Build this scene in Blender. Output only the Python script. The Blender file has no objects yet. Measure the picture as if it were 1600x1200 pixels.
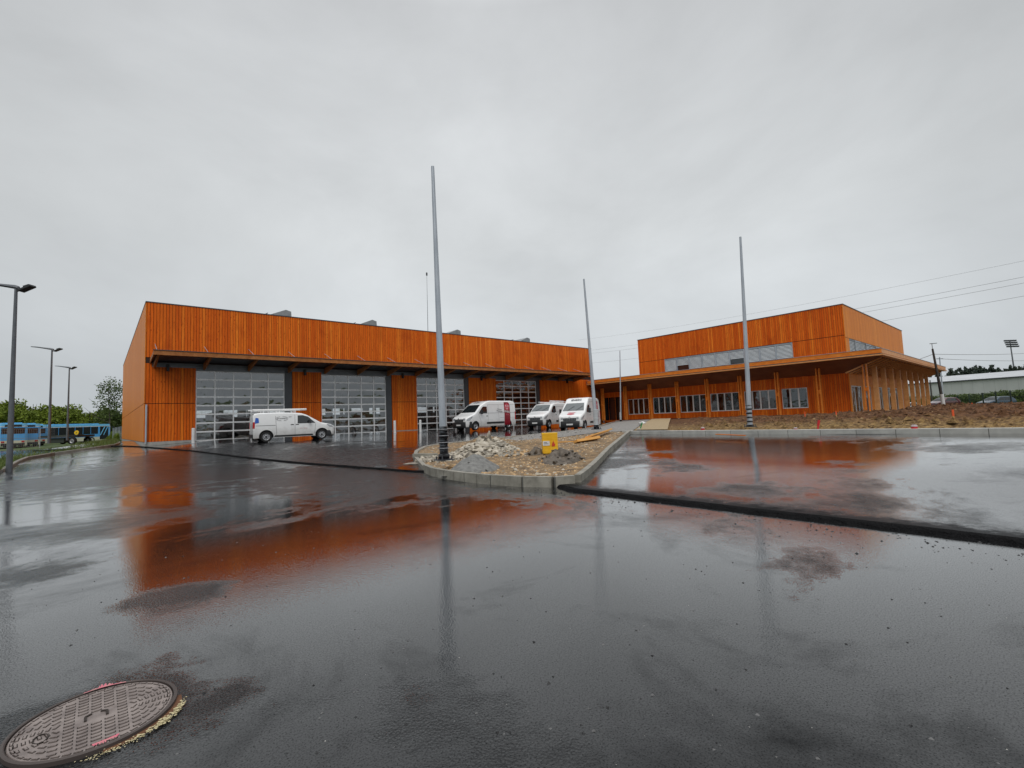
import bpy, bmesh, math, random
import numpy as np
from mathutils import Vector, Matrix, noise as mn
R = math.radians
C = bpy.context.scene
random.seed(7)
# ---------------------------------------------------------------- camera
# world axes: +X runs along the garage front to the right, +Y goes away behind it; metres, eye 1.4 m above the yard
FPX = 735.0; CX, CY = 800.0, 600.0
_n = lambda a: a/np.linalg.norm(a)
_dl = _n(np.array([154-CX, 680-CY, FPX])); _dr = _n(np.array([1639-CX, 621-CY, FPX]))
_dl = _n(_dl-_dr*_dl.dot(_dr))
_up = _n(np.cross(_dr, _dl)); _up = -_up if _up[1] > 0 else _up
RB = np.array([_dr, _dl, _up])            # rows: world X, Y, Z in camera coords (x right, y down, z forward)
CAM = np.array([-47.8, -38.49, 1.4])
cd = bpy.data.cameras.new('camera'); cam = bpy.data.objects.new('camera', cd); C.collection.objects.link(cam)
M = np.eye(4); M[:3, 0] = RB[:, 0]; M[:3, 1] = -RB[:, 1]; M[:3, 2] = -RB[:, 2]; M[:3, 3] = CAM
cam.matrix_world = Matrix(M.tolist())
cd.sensor_width = 36; cd.lens = FPX/1600*36; cd.clip_start = .05; cd.clip_end = 5000
C.camera = cam
# ---------------------------------------------------------------- sky and light
W = bpy.data.worlds.new('World'); C.world = W; W.use_nodes = True
nt = W.node_tree; nt.nodes.clear()
def N(nt, t, **k):
    n = nt.nodes.new(t)
    for a, b in k.items():
        if a in n.inputs.keys(): n.inputs[a].default_value = b
        else: setattr(n, a, b)
    return n
L = lambda nt, a, b: nt.links.new(a, b)
tc = N(nt, 'ShaderNodeTexCoord'); sp = N(nt, 'ShaderNodeSeparateXYZ'); L(nt, tc.outputs['Generated'], sp.inputs[0])
cr = N(nt, 'ShaderNodeValToRGB'); L(nt, sp.outputs['Z'], cr.inputs[0])
e = cr.color_ramp.elements
e[0].position = 0; e[0].color = (.58, .625, .655, 1); e[1].position = 1; e[1].color = (1.9, 1.9, 1.92, 1)
for p, c in ((.14, (.61, .645, .67, 1)), (.35, (.60, .625, .64, 1)), (.68, (.53, .545, .56, 1)), (.84, (.95, .97, .99, 1))):
    x = cr.color_ramp.elements.new(p); x.color = c
mp = N(nt, 'ShaderNodeMapping'); L(nt, tc.outputs['Generated'], mp.inputs[0]); mp.inputs['Scale'].default_value = (1, 1, 1.7)
n1 = N(nt, 'ShaderNodeTexNoise', Scale=2.0, Detail=7.0, Roughness=.56, Distortion=.3); L(nt, mp.outputs[0], n1.inputs['Vector'])
mr = N(nt, 'ShaderNodeMapRange'); L(nt, n1.outputs['Fac'], mr.inputs[0])
mr.inputs[1].default_value = .3; mr.inputs[2].default_value = .72; mr.inputs[3].default_value = .84; mr.inputs[4].default_value = 1.07
mx = N(nt, 'ShaderNodeVectorMath', operation='SCALE'); L(nt, cr.outputs[0], mx.inputs[0]); L(nt, mr.outputs[0], mx.inputs['Scale'])
dp = N(nt, 'ShaderNodeVectorMath', operation='DOT_PRODUCT'); L(nt, tc.outputs['Generated'], dp.inputs[0]); dp.inputs[1].default_value = (.56, .61, .56)   # thinner cloud ahead
gl_ = N(nt, 'ShaderNodeMapRange'); L(nt, dp.outputs['Value'], gl_.inputs[0]); gl_.inputs[1].default_value = .55; gl_.inputs[2].default_value = 1; gl_.inputs[3].default_value = .88; gl_.inputs[4].default_value = 1.14; gl_.interpolation_type = 'SMOOTHSTEP'
mx2 = N(nt, 'ShaderNodeVectorMath', operation='SCALE'); L(nt, mx.outputs[0], mx2.inputs[0]); L(nt, gl_.outputs[0], mx2.inputs['Scale'])
bg = N(nt, 'ShaderNodeBackground'); L(nt, mx2.outputs[0], bg.inputs[0]); bg.inputs[1].default_value = 1.04
wo = N(nt, 'ShaderNodeOutputWorld'); L(nt, bg.outputs[0], wo.inputs[0])
sd = bpy.data.lights.new('sun', 'SUN'); sd.energy = 1.3; sd.angle = R(35); sd.color = (1, .97, .93)
sun = bpy.data.objects.new('sun', sd); C.collection.objects.link(sun)
sun.rotation_euler = (R(42), 0, R(-38))     # high, broad and soft, from behind the camera's left
C.view_settings.view_transform = 'Standard'; C.view_settings.look = 'None'; C.view_settings.exposure = 0; C.view_settings.gamma = 1

# ---------------------------------------------------------------- helpers
def rayw(px, py): return RB @ np.array([px-CX, py-CY, FPX])
def sm(a, b, x):
    t = min(1, max(0, (x-a)/(b-a))); return t*t*(3-2*t)
def interp(x, xs_, ys_): return float(np.interp(x, xs_, ys_))
def xs(Y): return interp(Y, [-32.4, -31.6, -27.2, -26.6, -17, -7, 0, 6, 14], [-41.2, -40.85, -40.85, -41.2, -42.3, -44.0, -45.9, -47.4, -52])
def hFG(X, Y):
    nth = .40*sm(-8, 16, Y); cor = .50*sm(-20, 3, Y)*sm(-51.5, -46, X)
    return nth+cor*(1-nth)
def hA(X, Y): return max(.03, (.74-.18*(X+45.6)/45.6)*min(1, max(0, 1+Y/24)))
def hL(X, Y): return interp(X, [-41.2, -29.3, -20, 0, 30], [.02, .45, .55, .58, .55])
def h(X, Y):
    d = ((Y+29)*29.2-(X+41.2)*17)/33.8
    w = sm(-2.5, 2.5, d)
    hn = w*hA(X, Y)+(1-w)*hL(X, Y)
    f = hFG(X, Y)
    return f+(hn-f)*sm(0, 5, X-xs(Y))
def gpt(px, py, off=0):
    z = .2; r = rayw(px, py)
    for i in range(50):
        P = CAM+r*(z-CAM[2])/r[2]; z = .6*z+.4*(h(P[0], P[1])+off)
    return P
UP = RB[2]
def dpt(px, py, d):                        # point seen at a pixel, d metres away
    r = rayw(px, py); v = RB @ np.array([0, 0, 1.]); v[2] = 0; v = _n(v)
    return CAM+r*d/float(r@v)

def link(o, parent=None):
    C.collection.objects.link(o)
    if parent is not None:
        o.parent = parent; o.matrix_parent_inverse = parent.matrix_world.inverted()
    return o
def thing(name, label, cat, loc=(0, 0, 0), rz=0, group=None):
    o = bpy.data.objects.new(name, None); C.collection.objects.link(o); o.empty_display_size = .3
    o.matrix_world = Matrix.Translation(loc) @ Matrix.Rotation(rz, 4, 'Z')
    o.location = loc; o.rotation_euler = (0, 0, rz)
    o['label'] = label; o['category'] = cat
    if group: o['group'] = group
    return o
def tag(o, label, cat, group=None, kind=None):
    o['label'] = label; o['category'] = cat
    if group: o['group'] = group
    if kind: o['kind'] = kind
    return o
def struct(o): o['kind'] = 'structure'; return o
class MB:
    """collects shapes for one mesh object"""
    def __init__(s): s.v = []; s.f = []; s.m = []
    def add(s, vs, fs, mi=0):
        k = len(s.v); s.v += [tuple(float(q) for q in p) for p in vs]; s.f += [tuple(i+k for i in f) for f in fs]; s.m += [mi]*len(fs); return s
    def box(s, x0, x1, y0, y1, z0, z1, mi=0, T=None):
        vs = [(x, y, z) for z in (z0, z1) for y in (y0, y1) for x in (x0, x1)]
        if T is not None: vs = [T @ Vector(p) for p in vs]
        return s.add(vs, [(0, 2, 3, 1), (4, 5, 7, 6), (0, 1, 5, 4), (2, 6, 7, 3), (0, 4, 6, 2), (1, 3, 7, 5)], mi)
    def bar(s, a, b, w, t=None, mi=0, up=(0, 0, 1)):
        a = Vector(a); b = Vector(b); d = (b-a); l = d.length; d.normalize(); u = Vector(up)
        if abs(d.dot(u)) > .98: u = Vector((1, 0, 0))
        x = d.cross(u).normalized(); y = x.cross(d).normalized(); t = w if t is None else t
        vs = [p+x*i*w/2+y*j*t/2 for p in (a, b) for i, j in ((-1, -1), (1, -1), (1, 1), (-1, 1))]
        return s.add(vs, [(3, 2, 1, 0), (4, 5, 6, 7), (0, 1, 5, 4), (1, 2, 6, 5), (2, 3, 7, 6), (3, 0, 4, 7)], mi)
    def tube(s, pts, r, n=8, mi=0, caps=True):
        pts = [Vector(p) for p in pts]; rs = r if isinstance(r, (list, tuple)) else [r]*len(pts)
        k = len(s.v); px = None
        for i, p in enumerate(pts):
            d = (pts[min(i+1, len(pts)-1)]-pts[max(i-1, 0)]).normalized()
            u = Vector((0, 0, 1)) if abs(d.z) < .95 else Vector((1, 0, 0))
            x = d.cross(u).normalized(); y = d.cross(x).normalized()
            s.v += [tuple(p+(x*math.cos(a)+y*math.sin(a))*rs[i]) for a in [2*math.pi*j/n for j in range(n)]]
        for i in range(len(pts)-1):
            for j in range(n):
                a = k+i*n+j; b = k+i*n+(j+1) % n; s.f.append((a, b, b+n, a+n)); s.m.append(mi)
        if caps:
            s.f.append(tuple(k+j for j in range(n))[::-1]); s.m.append(mi)
            s.f.append(tuple(k+(len(pts)-1)*n+j for j in range(n))); s.m.append(mi)
        return s
    def prism(s, poly, axis, a, b, mi=0):
        """poly in the two other axes, extruded a..b along axis"""
        n = len(poly)
        def P(u, v, t): return {'x': (t, u, v), 'y': (u, t, v), 'z': (u, v, t)}[axis]
        vs = [P(u, v, a) for u, v in poly]+[P(u, v, b) for u, v in poly]
        fs = [tuple(range(n))[::-1], tuple(range(n, 2*n))]+[(i, (i+1) % n, n+(i+1) % n, n+i) for i in range(n)]
        return s.add(vs, fs, mi)
    def lathe(s, prof, c=(0, 0, 0), n=24, axis='z', mi=0):
        k = len(s.v)
        for r_, t in prof:
            for j in range(n):
                a = 2*math.pi*j/n; u, v = r_*math.cos(a), r_*math.sin(a)
                p = {'z': (u, v, t), 'y': (u, t, v), 'x': (t, u, v)}[axis]
                s.v.append((c[0]+p[0], c[1]+p[1], c[2]+p[2]))
        for i in range(len(prof)-1):
            for j in range(n):
                a = k+i*n+j; b = k+i*n+(j+1) % n; s.f.append((a, b, b+n, a+n)); s.m.append(mi)
        return s
    def blob(s, c, r, mi=0, sub=2, amp=.25, sc=1.5, seed=0, flat=1):
        bm = bmesh.new(); bmesh.ops.create_icosphere(bm, subdivisions=sub, radius=1)
        r = r if isinstance(r, (tuple, list)) else (r, r, r)
        vs = []
        for v in bm.verts:
            d = 1+amp*mn.noise(v.co*sc+Vector((seed*3.1, seed*1.7, seed)))*2
            vs.append((c[0]+v.co.x*r[0]*d, c[1]+v.co.y*r[1]*d, c[2]+v.co.z*r[2]*d))
        s.add(vs, [tuple(v.index for v in f.verts) for f in bm.faces], mi); bm.free(); return s
    def build(s, name, mats, parent=None, smooth=False, bevel=0, local=False, fix=True):
        me = bpy.data.meshes.new(name); me.from_pydata(s.v, [], s.f); me.update()
        mats = mats if isinstance(mats, (list, tuple)) else [mats]
        for m in mats: me.materials.append(m)
        me.polygons.foreach_set('material_index', s.m)
        if fix:
            bm = bmesh.new(); bm.from_mesh(me)
            if bevel: bmesh.ops.bevel(bm, geom=[e for e in bm.edges if e.calc_face_angle(0) > .5], offset=bevel, segments=2, affect='EDGES', clamp_overlap=True)
            bmesh.ops.recalc_face_normals(bm, faces=bm.faces); bm.to_mesh(me); bm.free()
        if smooth:
            me.polygons.foreach_set('use_smooth', [True]*len(me.polygons))
            me.set_sharp_from_angle(angle=R(smooth if smooth > 1 else 40))
        o = bpy.data.objects.new(name, me)
        if local: C.collection.objects.link(o); o.parent = parent
        else: link(o, parent)
        return o
def copytree(o, parent=None):
    c = o.copy(); C.collection.objects.link(c)
    if parent is not None:
        c.parent = parent; c.matrix_parent_inverse = o.matrix_parent_inverse.copy()
    for ch in list(o.children): copytree(ch, c)
    return c
def gridobj(name, mat, P, nu, nv, parent=None, smooth=True, flip=False):
    vs = [P(i, j) for j in range(nv+1) for i in range(nu+1)]
    fs = [(j*(nu+1)+i, j*(nu+1)+i+1, (j+1)*(nu+1)+i+1, (j+1)*(nu+1)+i) for j in range(nv) for i in range(nu)]
    if flip: fs = [f[::-1] for f in fs]
    b = MB(); b.add(vs, fs); return b.build(name, mat, parent, smooth=60 if smooth else False, fix=False)

# ---------------------------------------------------------------- materials
def mat(name, col, rough=.6, metal=0, **k):
    m = bpy.data.materials.new(name); m.use_nodes = True; b = m.node_tree.nodes['Principled BSDF']
    b.inputs['Base Color'].default_value = (*col, 1); b.inputs['Roughness'].default_value = rough; b.inputs['Metallic'].default_value = metal
    for a, v in k.items(): b.inputs[a.replace('_', ' ')].default_value = v
    return m
def varied(name, c1, c2, scale=3, rough=.6, metal=0, bump=0, bscale=None, detail=5, stretch=(1, 1, 1), lo=.35, hi=.65, **k):
    m = mat(name, c1, rough, metal, **k); t = m.node_tree; b = t.nodes['Principled BSDF']
    tc = N(t, 'ShaderNodeTexCoord'); mp = N(t, 'ShaderNodeMapping'); mp.inputs['Scale'].default_value = stretch; L(t, tc.outputs['Object'], mp.inputs[0])
    no = N(t, 'ShaderNodeTexNoise', Scale=scale, Detail=float(detail), Roughness=.6); L(t, mp.outputs[0], no.inputs['Vector'])
    r = N(t, 'ShaderNodeValToRGB'); L(t, no.outputs['Fac'], r.inputs[0])
    r.color_ramp.elements[0].position = lo; r.color_ramp.elements[0].color = (*c1, 1); r.color_ramp.elements[1].position = hi; r.color_ramp.elements[1].color = (*c2, 1)
    L(t, r.outputs[0], b.inputs['Base Color'])
    if bump:
        n2 = N(t, 'ShaderNodeTexNoise', Scale=bscale or scale*3, Detail=6.0); L(t, mp.outputs[0], n2.inputs['Vector'])
        bu = N(t, 'ShaderNodeBump'); bu.inputs['Distance'].default_value = bump; L(t, n2.outputs['Fac'], bu.inputs['Height']); L(t, bu.outputs[0], b.inputs['Normal'])
    return m
def wood(name, axis, pitch, ca, cb, cd_, stain=.62, rough=.45):
    """vertical boards: each board its own tone, long grain, knots, darker rain-wet patches"""
    m = mat(name, ca, rough); t = m.node_tree; b = t.nodes['Principled BSDF']
    tc = N(t, 'ShaderNodeTexCoord'); se = N(t, 'ShaderNodeSeparateXYZ'); L(t, tc.outputs['Object'], se.inputs[0])
    q = N(t, 'ShaderNodeMath', operation='DIVIDE'); L(t, se.outputs[axis], q.inputs[0]); q.inputs[1].default_value = pitch
    fl = N(t, 'ShaderNodeMath', operation='FLOOR'); L(t, q.outputs[0], fl.inputs[0])
    wn = N(t, 'ShaderNodeTexWhiteNoise', noise_dimensions='1D'); L(t, fl.outputs[0], wn.inputs['W'])
    r = N(t, 'ShaderNodeValToRGB'); L(t, wn.outputs['Value'], r.inputs[0])
    r.color_ramp.elements[0].color = (*ca, 1); r.color_ramp.elements[1].color = (*cb, 1)
    x = r.color_ramp.elements.new(.86); x.color = (*[.6*i+.4*j for i, j in zip(ca, cb)], 1)
    x = r.color_ramp.elements.new(.14); x.color = (*[.75*i+.25*j for i, j in zip(ca, cd_)], 1)
    mp = N(t, 'ShaderNodeMapping'); L(t, tc.outputs['Object'], mp.inputs[0]); mp.inputs['Scale'].default_value = (22, 22, 1.3)
    off = N(t, 'ShaderNodeVectorMath', operation='ADD'); L(t, mp.outputs[0], off.inputs[0]); L(t, wn.outputs['Color'], off.inputs[1])
    g = N(t, 'ShaderNodeTexNoise', Scale=1.0, Detail=4.0); L(t, off.outputs[0], g.inputs['Vector'])
    vo = N(t, 'ShaderNodeTexVoronoi', Scale=1.0); m2 = N(t, 'ShaderNodeMapping'); m2.inputs['Scale'].default_value = (5.2, 5.2, 2.6); L(t, tc.outputs['Object'], m2.inputs[0]); L(t, m2.outputs[0], vo.inputs['Vector'])
    kn = N(t, 'ShaderNodeMapRange'); L(t, vo.outputs['Distance'], kn.inputs[0]); kn.inputs[1].default_value = .08; kn.inputs[2].default_value = .24; kn.inputs[3].default_value = .85; kn.inputs[4].default_value = 0
    gr = N(t, 'ShaderNodeMapRange'); L(t, g.outputs['Fac'], gr.inputs[0]); gr.inputs[1].default_value = .35; gr.inputs[2].default_value = .75; gr.inputs[3].default_value = 0; gr.inputs[4].default_value = .6
    m3 = N(t, 'ShaderNodeMapping'); m3.inputs['Scale'].default_value = (.55, .55, .28); L(t, tc.outputs['Object'], m3.inputs[0])
    big = N(t, 'ShaderNodeTexNoise', Scale=1.0, Detail=5.0, Roughness=.65, Distortion=.6); L(t, m3.outputs[0], big.inputs['Vector'])
    bb = N(t, 'ShaderNodeMapRange'); L(t, big.outputs['Fac'], bb.inputs[0]); bb.inputs[1].default_value = .47; bb.inputs[2].default_value = .66; bb.inputs[3].default_value = 0; bb.inputs[4].default_value = stain
    a1 = N(t, 'ShaderNodeMath', operation='MAXIMUM'); L(t, kn.outputs[0], a1.inputs[0]); L(t, gr.outputs[0], a1.inputs[1])
    a2 = N(t, 'ShaderNodeMath', operation='MAXIMUM'); L(t, a1.outputs[0], a2.inputs[0]); L(t, bb.outputs[0], a2.inputs[1])
    mi = N(t, 'ShaderNodeMixRGB'); L(t, a2.outputs[0], mi.inputs[0]); L(t, r.outputs[0], mi.inputs[1]); mi.inputs[2].default_value = (*cd_, 1)
    L(t, mi.outputs[0], b.inputs['Base Color']); b.inputs['Specular IOR Level'].default_value = .12
    return m
OR1, OR2, ORD = (.82, .158, .011), (.96, .265, .026), (.36, .045, .005)
YE1, YE2, YED = (.78, .245, .018), (.92, .35, .035), (.50, .13, .01)
WX = wood('larch_boards_front', 0, .17, OR1, OR2, ORD)
WY = wood('larch_boards_front_office', 1, .17, (.80, .140, .010), OR2, ORD)
WYs = wood('larch_boards_side', 1, .17, YE1, YE2, YED, .25)
WXs = wood('larch_boards_side_office', 0, .17, YE1, YE2, YED, .25)
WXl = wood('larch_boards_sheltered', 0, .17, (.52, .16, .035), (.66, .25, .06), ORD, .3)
BEAM = varied('larch_beam', (.60, .16, .02), (.76, .26, .045), 3, .5, stretch=(1, 1, 4), bump=.003, Specular_IOR_Level=.15)
BEAMD = varied('dull_shaded_beam', (.30, .11, .035), (.42, .17, .06), 3, .6, bump=.003, Specular_IOR_Level=.15)  # dull brown for the fascia; on the rafters it colours in canopy shade
BEAMP = varied('larch_beam_pale', (.56, .24, .075), (.70, .34, .12), 3, .5, bump=.003)
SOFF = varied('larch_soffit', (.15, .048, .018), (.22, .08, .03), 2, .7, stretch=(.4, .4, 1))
DARK = mat('gap_dark', (.035, .015, .01), .9)
CONC = varied('concrete', (.30, .29, .27), (.42, .41, .38), 2.5, .75, bump=.002)
KERB = varied('kerb_concrete', (.19, .18, .15), (.32, .305, .26), 4, .6, bump=.003, bscale=40)
GREY = varied('grey_steel', (.12, .13, .145), (.16, .17, .185), 2, .35, .3)
GREYD = varied('dark_grey_steel', (.055, .06, .068), (.075, .08, .09), 2, .4, .3)
ZINC = varied('galvanised', (.34, .38, .43), (.46, .50, .55), 6, .35, .25, stretch=(1, 1, .2))
DOORW = varied('door_aluminium', (.78, .79, .80), (.84, .85, .86), 5, .35, .2)
WHITEP = varied('white_frame', (.62, .62, .62), (.72, .72, .71), 3, .4)
BLACKP = mat('black_plastic', (.018, .019, .021), .5)
RUBBER = mat('rubber', (.012, .012, .012), .8)
CHROME = mat('chrome', (.6, .6, .6), .15, .9)
VANW = varied('white_paint', (.74, .75, .76), (.80, .81, .81), .8, .22, Coat_Weight=.5, Coat_Roughness=.08)
def road_film(m):
    t = m.node_tree; b = t.nodes['Principled BSDF']; old = b.inputs['Base Color'].links[0].from_socket
    tc = N(t, 'ShaderNodeTexCoord'); se = N(t, 'ShaderNodeSeparateXYZ'); L(t, tc.outputs['Object'], se.inputs[0]); n = N(t, 'ShaderNodeTexNoise', Scale=3.0, Detail=6.0, Roughness=.7); L(t, tc.outputs['Object'], n.inputs['Vector'])
    k = N(t, 'ShaderNodeMath', operation='MULTIPLY_ADD'); L(t, n.outputs['Fac'], k.inputs[0]); k.inputs[1].default_value = .9; L(t, se.outputs[2], k.inputs[2])
    r = N(t, 'ShaderNodeMapRange'); L(t, k.outputs[0], r.inputs[0]); r.inputs[1].default_value = .7; r.inputs[2].default_value = 1.35; r.inputs[3].default_value = .55; r.inputs[4].default_value = 0
    x = N(t, 'ShaderNodeMixRGB'); L(t, r.outputs[0], x.inputs[0]); L(t, old, x.inputs[1]); x.inputs[2].default_value = (.26, .24, .21, 1); L(t, x.outputs[0], b.inputs['Base Color'])
road_film(VANW)
VGLASS = mat('vehicle_glass', (.012, .016, .018), .05, Specular_IOR_Level=.9)
LENS = mat('lamp_lens', (.45, .47, .5), .1, .3, Coat_Weight=1.0)
REDL = mat('red_lens', (.45, .012, .012), .15)
DRED = varied('decal_dark_red', (.22, .006, .016), (.26, .01, .02), 3, .3)
PRED = mat('decal_pink_red', (.55, .10, .13), .35)
INK = mat('decal_ink', (.05, .05, .06), .4)
BLUEB = varied('bus_blue', (.07, .34, .74), (.10, .40, .80), 1, .3)
BLUEL = mat('bus_light_blue', (.17, .52, .82), .35)
CREAM = varied('bus_cream', (.55, .55, .42), (.62, .62, .50), 1, .4)
def glassmat(name, col, refl=1.6, wave=.0):
    m = bpy.data.materials.new(name); m.use_nodes = True; t = m.node_tree; t.nodes.clear()
    o = N(t, 'ShaderNodeOutputMaterial'); f = N(t, 'ShaderNodeFresnel'); f.inputs[0].default_value = refl
    tr = N(t, 'ShaderNodeBsdfTransparent'); tr.inputs[0].default_value = (*col, 1); g = N(t, 'ShaderNodeBsdfGlossy'); g.inputs['Roughness'].default_value = .02; g.inputs[0].default_value = (.9, .92, .94, 1)
    if wave:
        tc = N(t, 'ShaderNodeTexCoord'); n = N(t, 'ShaderNodeTexNoise', Scale=1.3, Detail=2.0); L(t, tc.outputs['Object'], n.inputs['Vector'])
        b = N(t, 'ShaderNodeBump'); b.inputs['Distance'].default_value = wave; L(t, n.outputs['Fac'], b.inputs['Height']); L(t, b.outputs[0], g.inputs['Normal'])
    x = N(t, 'ShaderNodeMixShader'); L(t, f.outputs[0], x.inputs[0]); L(t, tr.outputs[0], x.inputs[1]); L(t, g.outputs[0], x.inputs[2]); L(t, x.outputs[0], o.inputs[0])
    return m
GLD = glassmat('door_glazing', (.6, .62, .63), 2.7, .03)
GLW = glassmat('window_glazing', (.5, .52, .53), 1.9, .02)

def asphalt(name, base, pud_scale, pud_lo, pud_hi, r_wet, r_dry, fine, ripple, drained=()):
    m = mat(name, base, .3); t = m.node_tree; b = t.nodes['Principled BSDF']; b.inputs['IOR'].default_value = 1.36
    tc = N(t, 'ShaderNodeTexCoord'); co = tc.outputs['Object']
    big = N(t, 'ShaderNodeTexNoise', Scale=pud_scale, Detail=12.0, Roughness=.70, Distortion=.3); L(t, co, big.inputs['Vector'])
    pm = N(t, 'ShaderNodeMapRange'); L(t, big.outputs['Fac'], pm.inputs[0]); 
    hsum = big.outputs['Fac']
    wob = N(t, 'ShaderNodeTexNoise', Scale=1.6, Detail=7.0, Roughness=.65); L(t, co, wob.inputs['Vector'])
    for (bx_, by_, br_, ba_, bs_) in drained:        # slightly higher ground that has shed its water
        dv_ = N(t, 'ShaderNodeVectorMath', operation='SUBTRACT'); L(t, co, dv_.inputs[0]); dv_.inputs[1].default_value = (bx_, by_, 0)
        ms_ = N(t, 'ShaderNodeVectorMath', operation='MULTIPLY'); L(t, dv_.outputs[0], ms_.inputs[0]); ms_.inputs[1].default_value = (1/br_, bs_/br_, 0)
        ln_ = N(t, 'ShaderNodeVectorMath', operation='LENGTH'); L(t, ms_.outputs[0], ln_.inputs[0])
        wa_ = N(t, 'ShaderNodeMath', operation='MULTIPLY_ADD'); L(t, wob.outputs['Fac'], wa_.inputs[0]); wa_.inputs[1].default_value = 1.6; L(t, ln_.outputs['Value'], wa_.inputs[2])
        mg_ = N(t, 'ShaderNodeMapRange', interpolation_type='SMOOTHSTEP'); L(t, wa_.outputs[0], mg_.inputs[0]); mg_.inputs[1].default_value = .8; mg_.inputs[2].default_value = 1.9; mg_.inputs[3].default_value = ba_; mg_.inputs[4].default_value = 0
        ad_ = N(t, 'ShaderNodeMath', operation='ADD'); L(t, hsum, ad_.inputs[0]); L(t, mg_.outputs[0], ad_.inputs[1]); hsum = ad_.outputs[0]
    L(t, hsum, pm.inputs[0]); pm.inputs[1].default_value = pud_lo; pm.inputs[2].default_value = pud_hi   # 0 film of water .. 1 drained
    mid = N(t, 'ShaderNodeTexNoise', Scale=2.3, Detail=6.0, Roughness=.7); L(t, co, mid.inputs['Vector'])
    ag = N(t, 'ShaderNodeTexNoise', Scale=95.0, Detail=3.0, Roughness=.7); L(t, co, ag.inputs['Vector'])
    vo = N(t, 'ShaderNodeTexVoronoi', Scale=70.0); L(t, co, vo.inputs['Vector'])
    rp = N(t, 'ShaderNodeTexNoise', Scale=38.0, Detail=4.0, Roughness=.65); L(t, co, rp.inputs['Vector'])
    # colour
    cr = N(t, 'ShaderNodeValToRGB'); L(t, ag.outputs['Fac'], cr.inputs[0])
    cr.color_ramp.elements[0].position = .32; cr.color_ramp.elements[0].color = (*[c*.45 for c in base], 1); cr.color_ramp.elements[1].position = .72; cr.color_ramp.elements[1].color = (*[c*1.9 for c in base], 1)
    mc = N(t, 'ShaderNodeMixRGB', blend_type='MULTIPLY'); mc.inputs[0].default_value = .7; L(t, cr.outputs[0], mc.inputs[1])
    c2 = N(t, 'ShaderNodeValToRGB'); L(t, mid.outputs['Fac'], c2.inputs[0]); c2.color_ramp.elements[0].position = .3; c2.color_ramp.elements[0].color = (.5, .5, .52, 1); c2.color_ramp.elements[1].position = .7; c2.color_ramp.elements[1].color = (1.35, 1.33, 1.3, 1)
    L(t, c2.outputs[0], mc.inputs[2]); L(t, mc.outputs[0], b.inputs['Base Color'])
    # roughness
    rr = N(t, 'ShaderNodeMapRange'); L(t, pm.outputs[0], rr.inputs[0]); rr.inputs[3].default_value = r_wet; rr.inputs[4].default_value = r_dry
    r2 = N(t, 'ShaderNodeMapRange'); L(t, mid.outputs['Fac'], r2.inputs[0]); r2.inputs[1].default_value = .35; r2.inputs[2].default_value = .65; r2.inputs[3].default_value = .6; r2.inputs[4].default_value = 1.6
    rm = N(t, 'ShaderNodeMath', operation='MULTIPLY'); L(t, rr.outputs[0], rm.inputs[0]); L(t, r2.outputs[0], rm.inputs[1]); L(t, rm.outputs[0], b.inputs['Roughness'])
    # bump: aggregate where drained, faint ripple everywhere
    fs = N(t, 'ShaderNodeMapRange'); L(t, pm.outputs[0], fs.inputs[0]); fs.inputs[3].default_value = fine*.12; fs.inputs[4].default_value = fine
    b1 = N(t, 'ShaderNodeBump'); b1.inputs['Distance'].default_value = 1; L(t, fs.outputs[0], b1.inputs['Strength'])
    hh = N(t, 'ShaderNodeMath', operation='MULTIPLY'); L(t, vo.outputs['Distance'], hh.inputs[0]); hh.inputs[1].default_value = .0035
    L(t, hh.outputs[0], b1.inputs['Height'])
    b2 = N(t, 'ShaderNodeBump'); b2.inputs['Strength'].default_value = 1; b2.inputs['Distance'].default_value = ripple; L(t, rp.outputs['Fac'], b2.inputs['Height']); L(t, b1.outputs[0], b2.inputs['Normal'])
    L(t, b2.outputs[0], b.inputs['Normal'])
    # drained, open-textured patches hold less of a film and so mirror less
    lo = N(t, 'ShaderNodeTexNoise', Scale=.55, Detail=8.0, Roughness=.68, Distortion=.5); m3 = N(t, 'ShaderNodeMapping'); m3.inputs['Location'].default_value = (13, 7, 3); L(t, co, m3.inputs[0]); L(t, m3.outputs[0], lo.inputs['Vector'])
    sp_ = N(t, 'ShaderNodeMapRange'); L(t, lo.outputs['Fac'], sp_.inputs[0]); sp_.inputs[1].default_value = .54; sp_.inputs[2].default_value = .74; sp_.inputs[3].default_value = 1; sp_.inputs[4].default_value = 0
    dr = N(t, 'ShaderNodeMath', operation='MULTIPLY'); L(t, sp_.outputs[0], dr.inputs[0]); 
    wet = N(t, 'ShaderNodeMapRange'); L(t, pm.outputs[0], wet.inputs[0]); wet.inputs[3].default_value = 1; wet.inputs[4].default_value = .28; L(t, wet.outputs[0], dr.inputs[1])
    fi = N(t, 'ShaderNodeMapRange'); L(t, dr.outputs[0], fi.inputs[0]); fi.inputs[3].default_value = .10; fi.inputs[4].default_value = .60
    # stones standing out of the film, a few millimetres each
    st = N(t, 'ShaderNodeTexNoise', Scale=115.0, Detail=3.0, Roughness=.65); L(t, co, st.inputs['Vector'])
    sm_ = N(t, 'ShaderNodeMapRange'); L(t, st.outputs['Fac'], sm_.inputs[0]); sm_.inputs[1].default_value = .34; sm_.inputs[2].default_value = .50; sm_.inputs[3].default_value = .22; sm_.inputs[4].default_value = 1
    mu = N(t, 'ShaderNodeMath', operation='MULTIPLY'); L(t, fi.outputs[0], mu.inputs[0]); L(t, sm_.outputs[0], mu.inputs[1])
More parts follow.
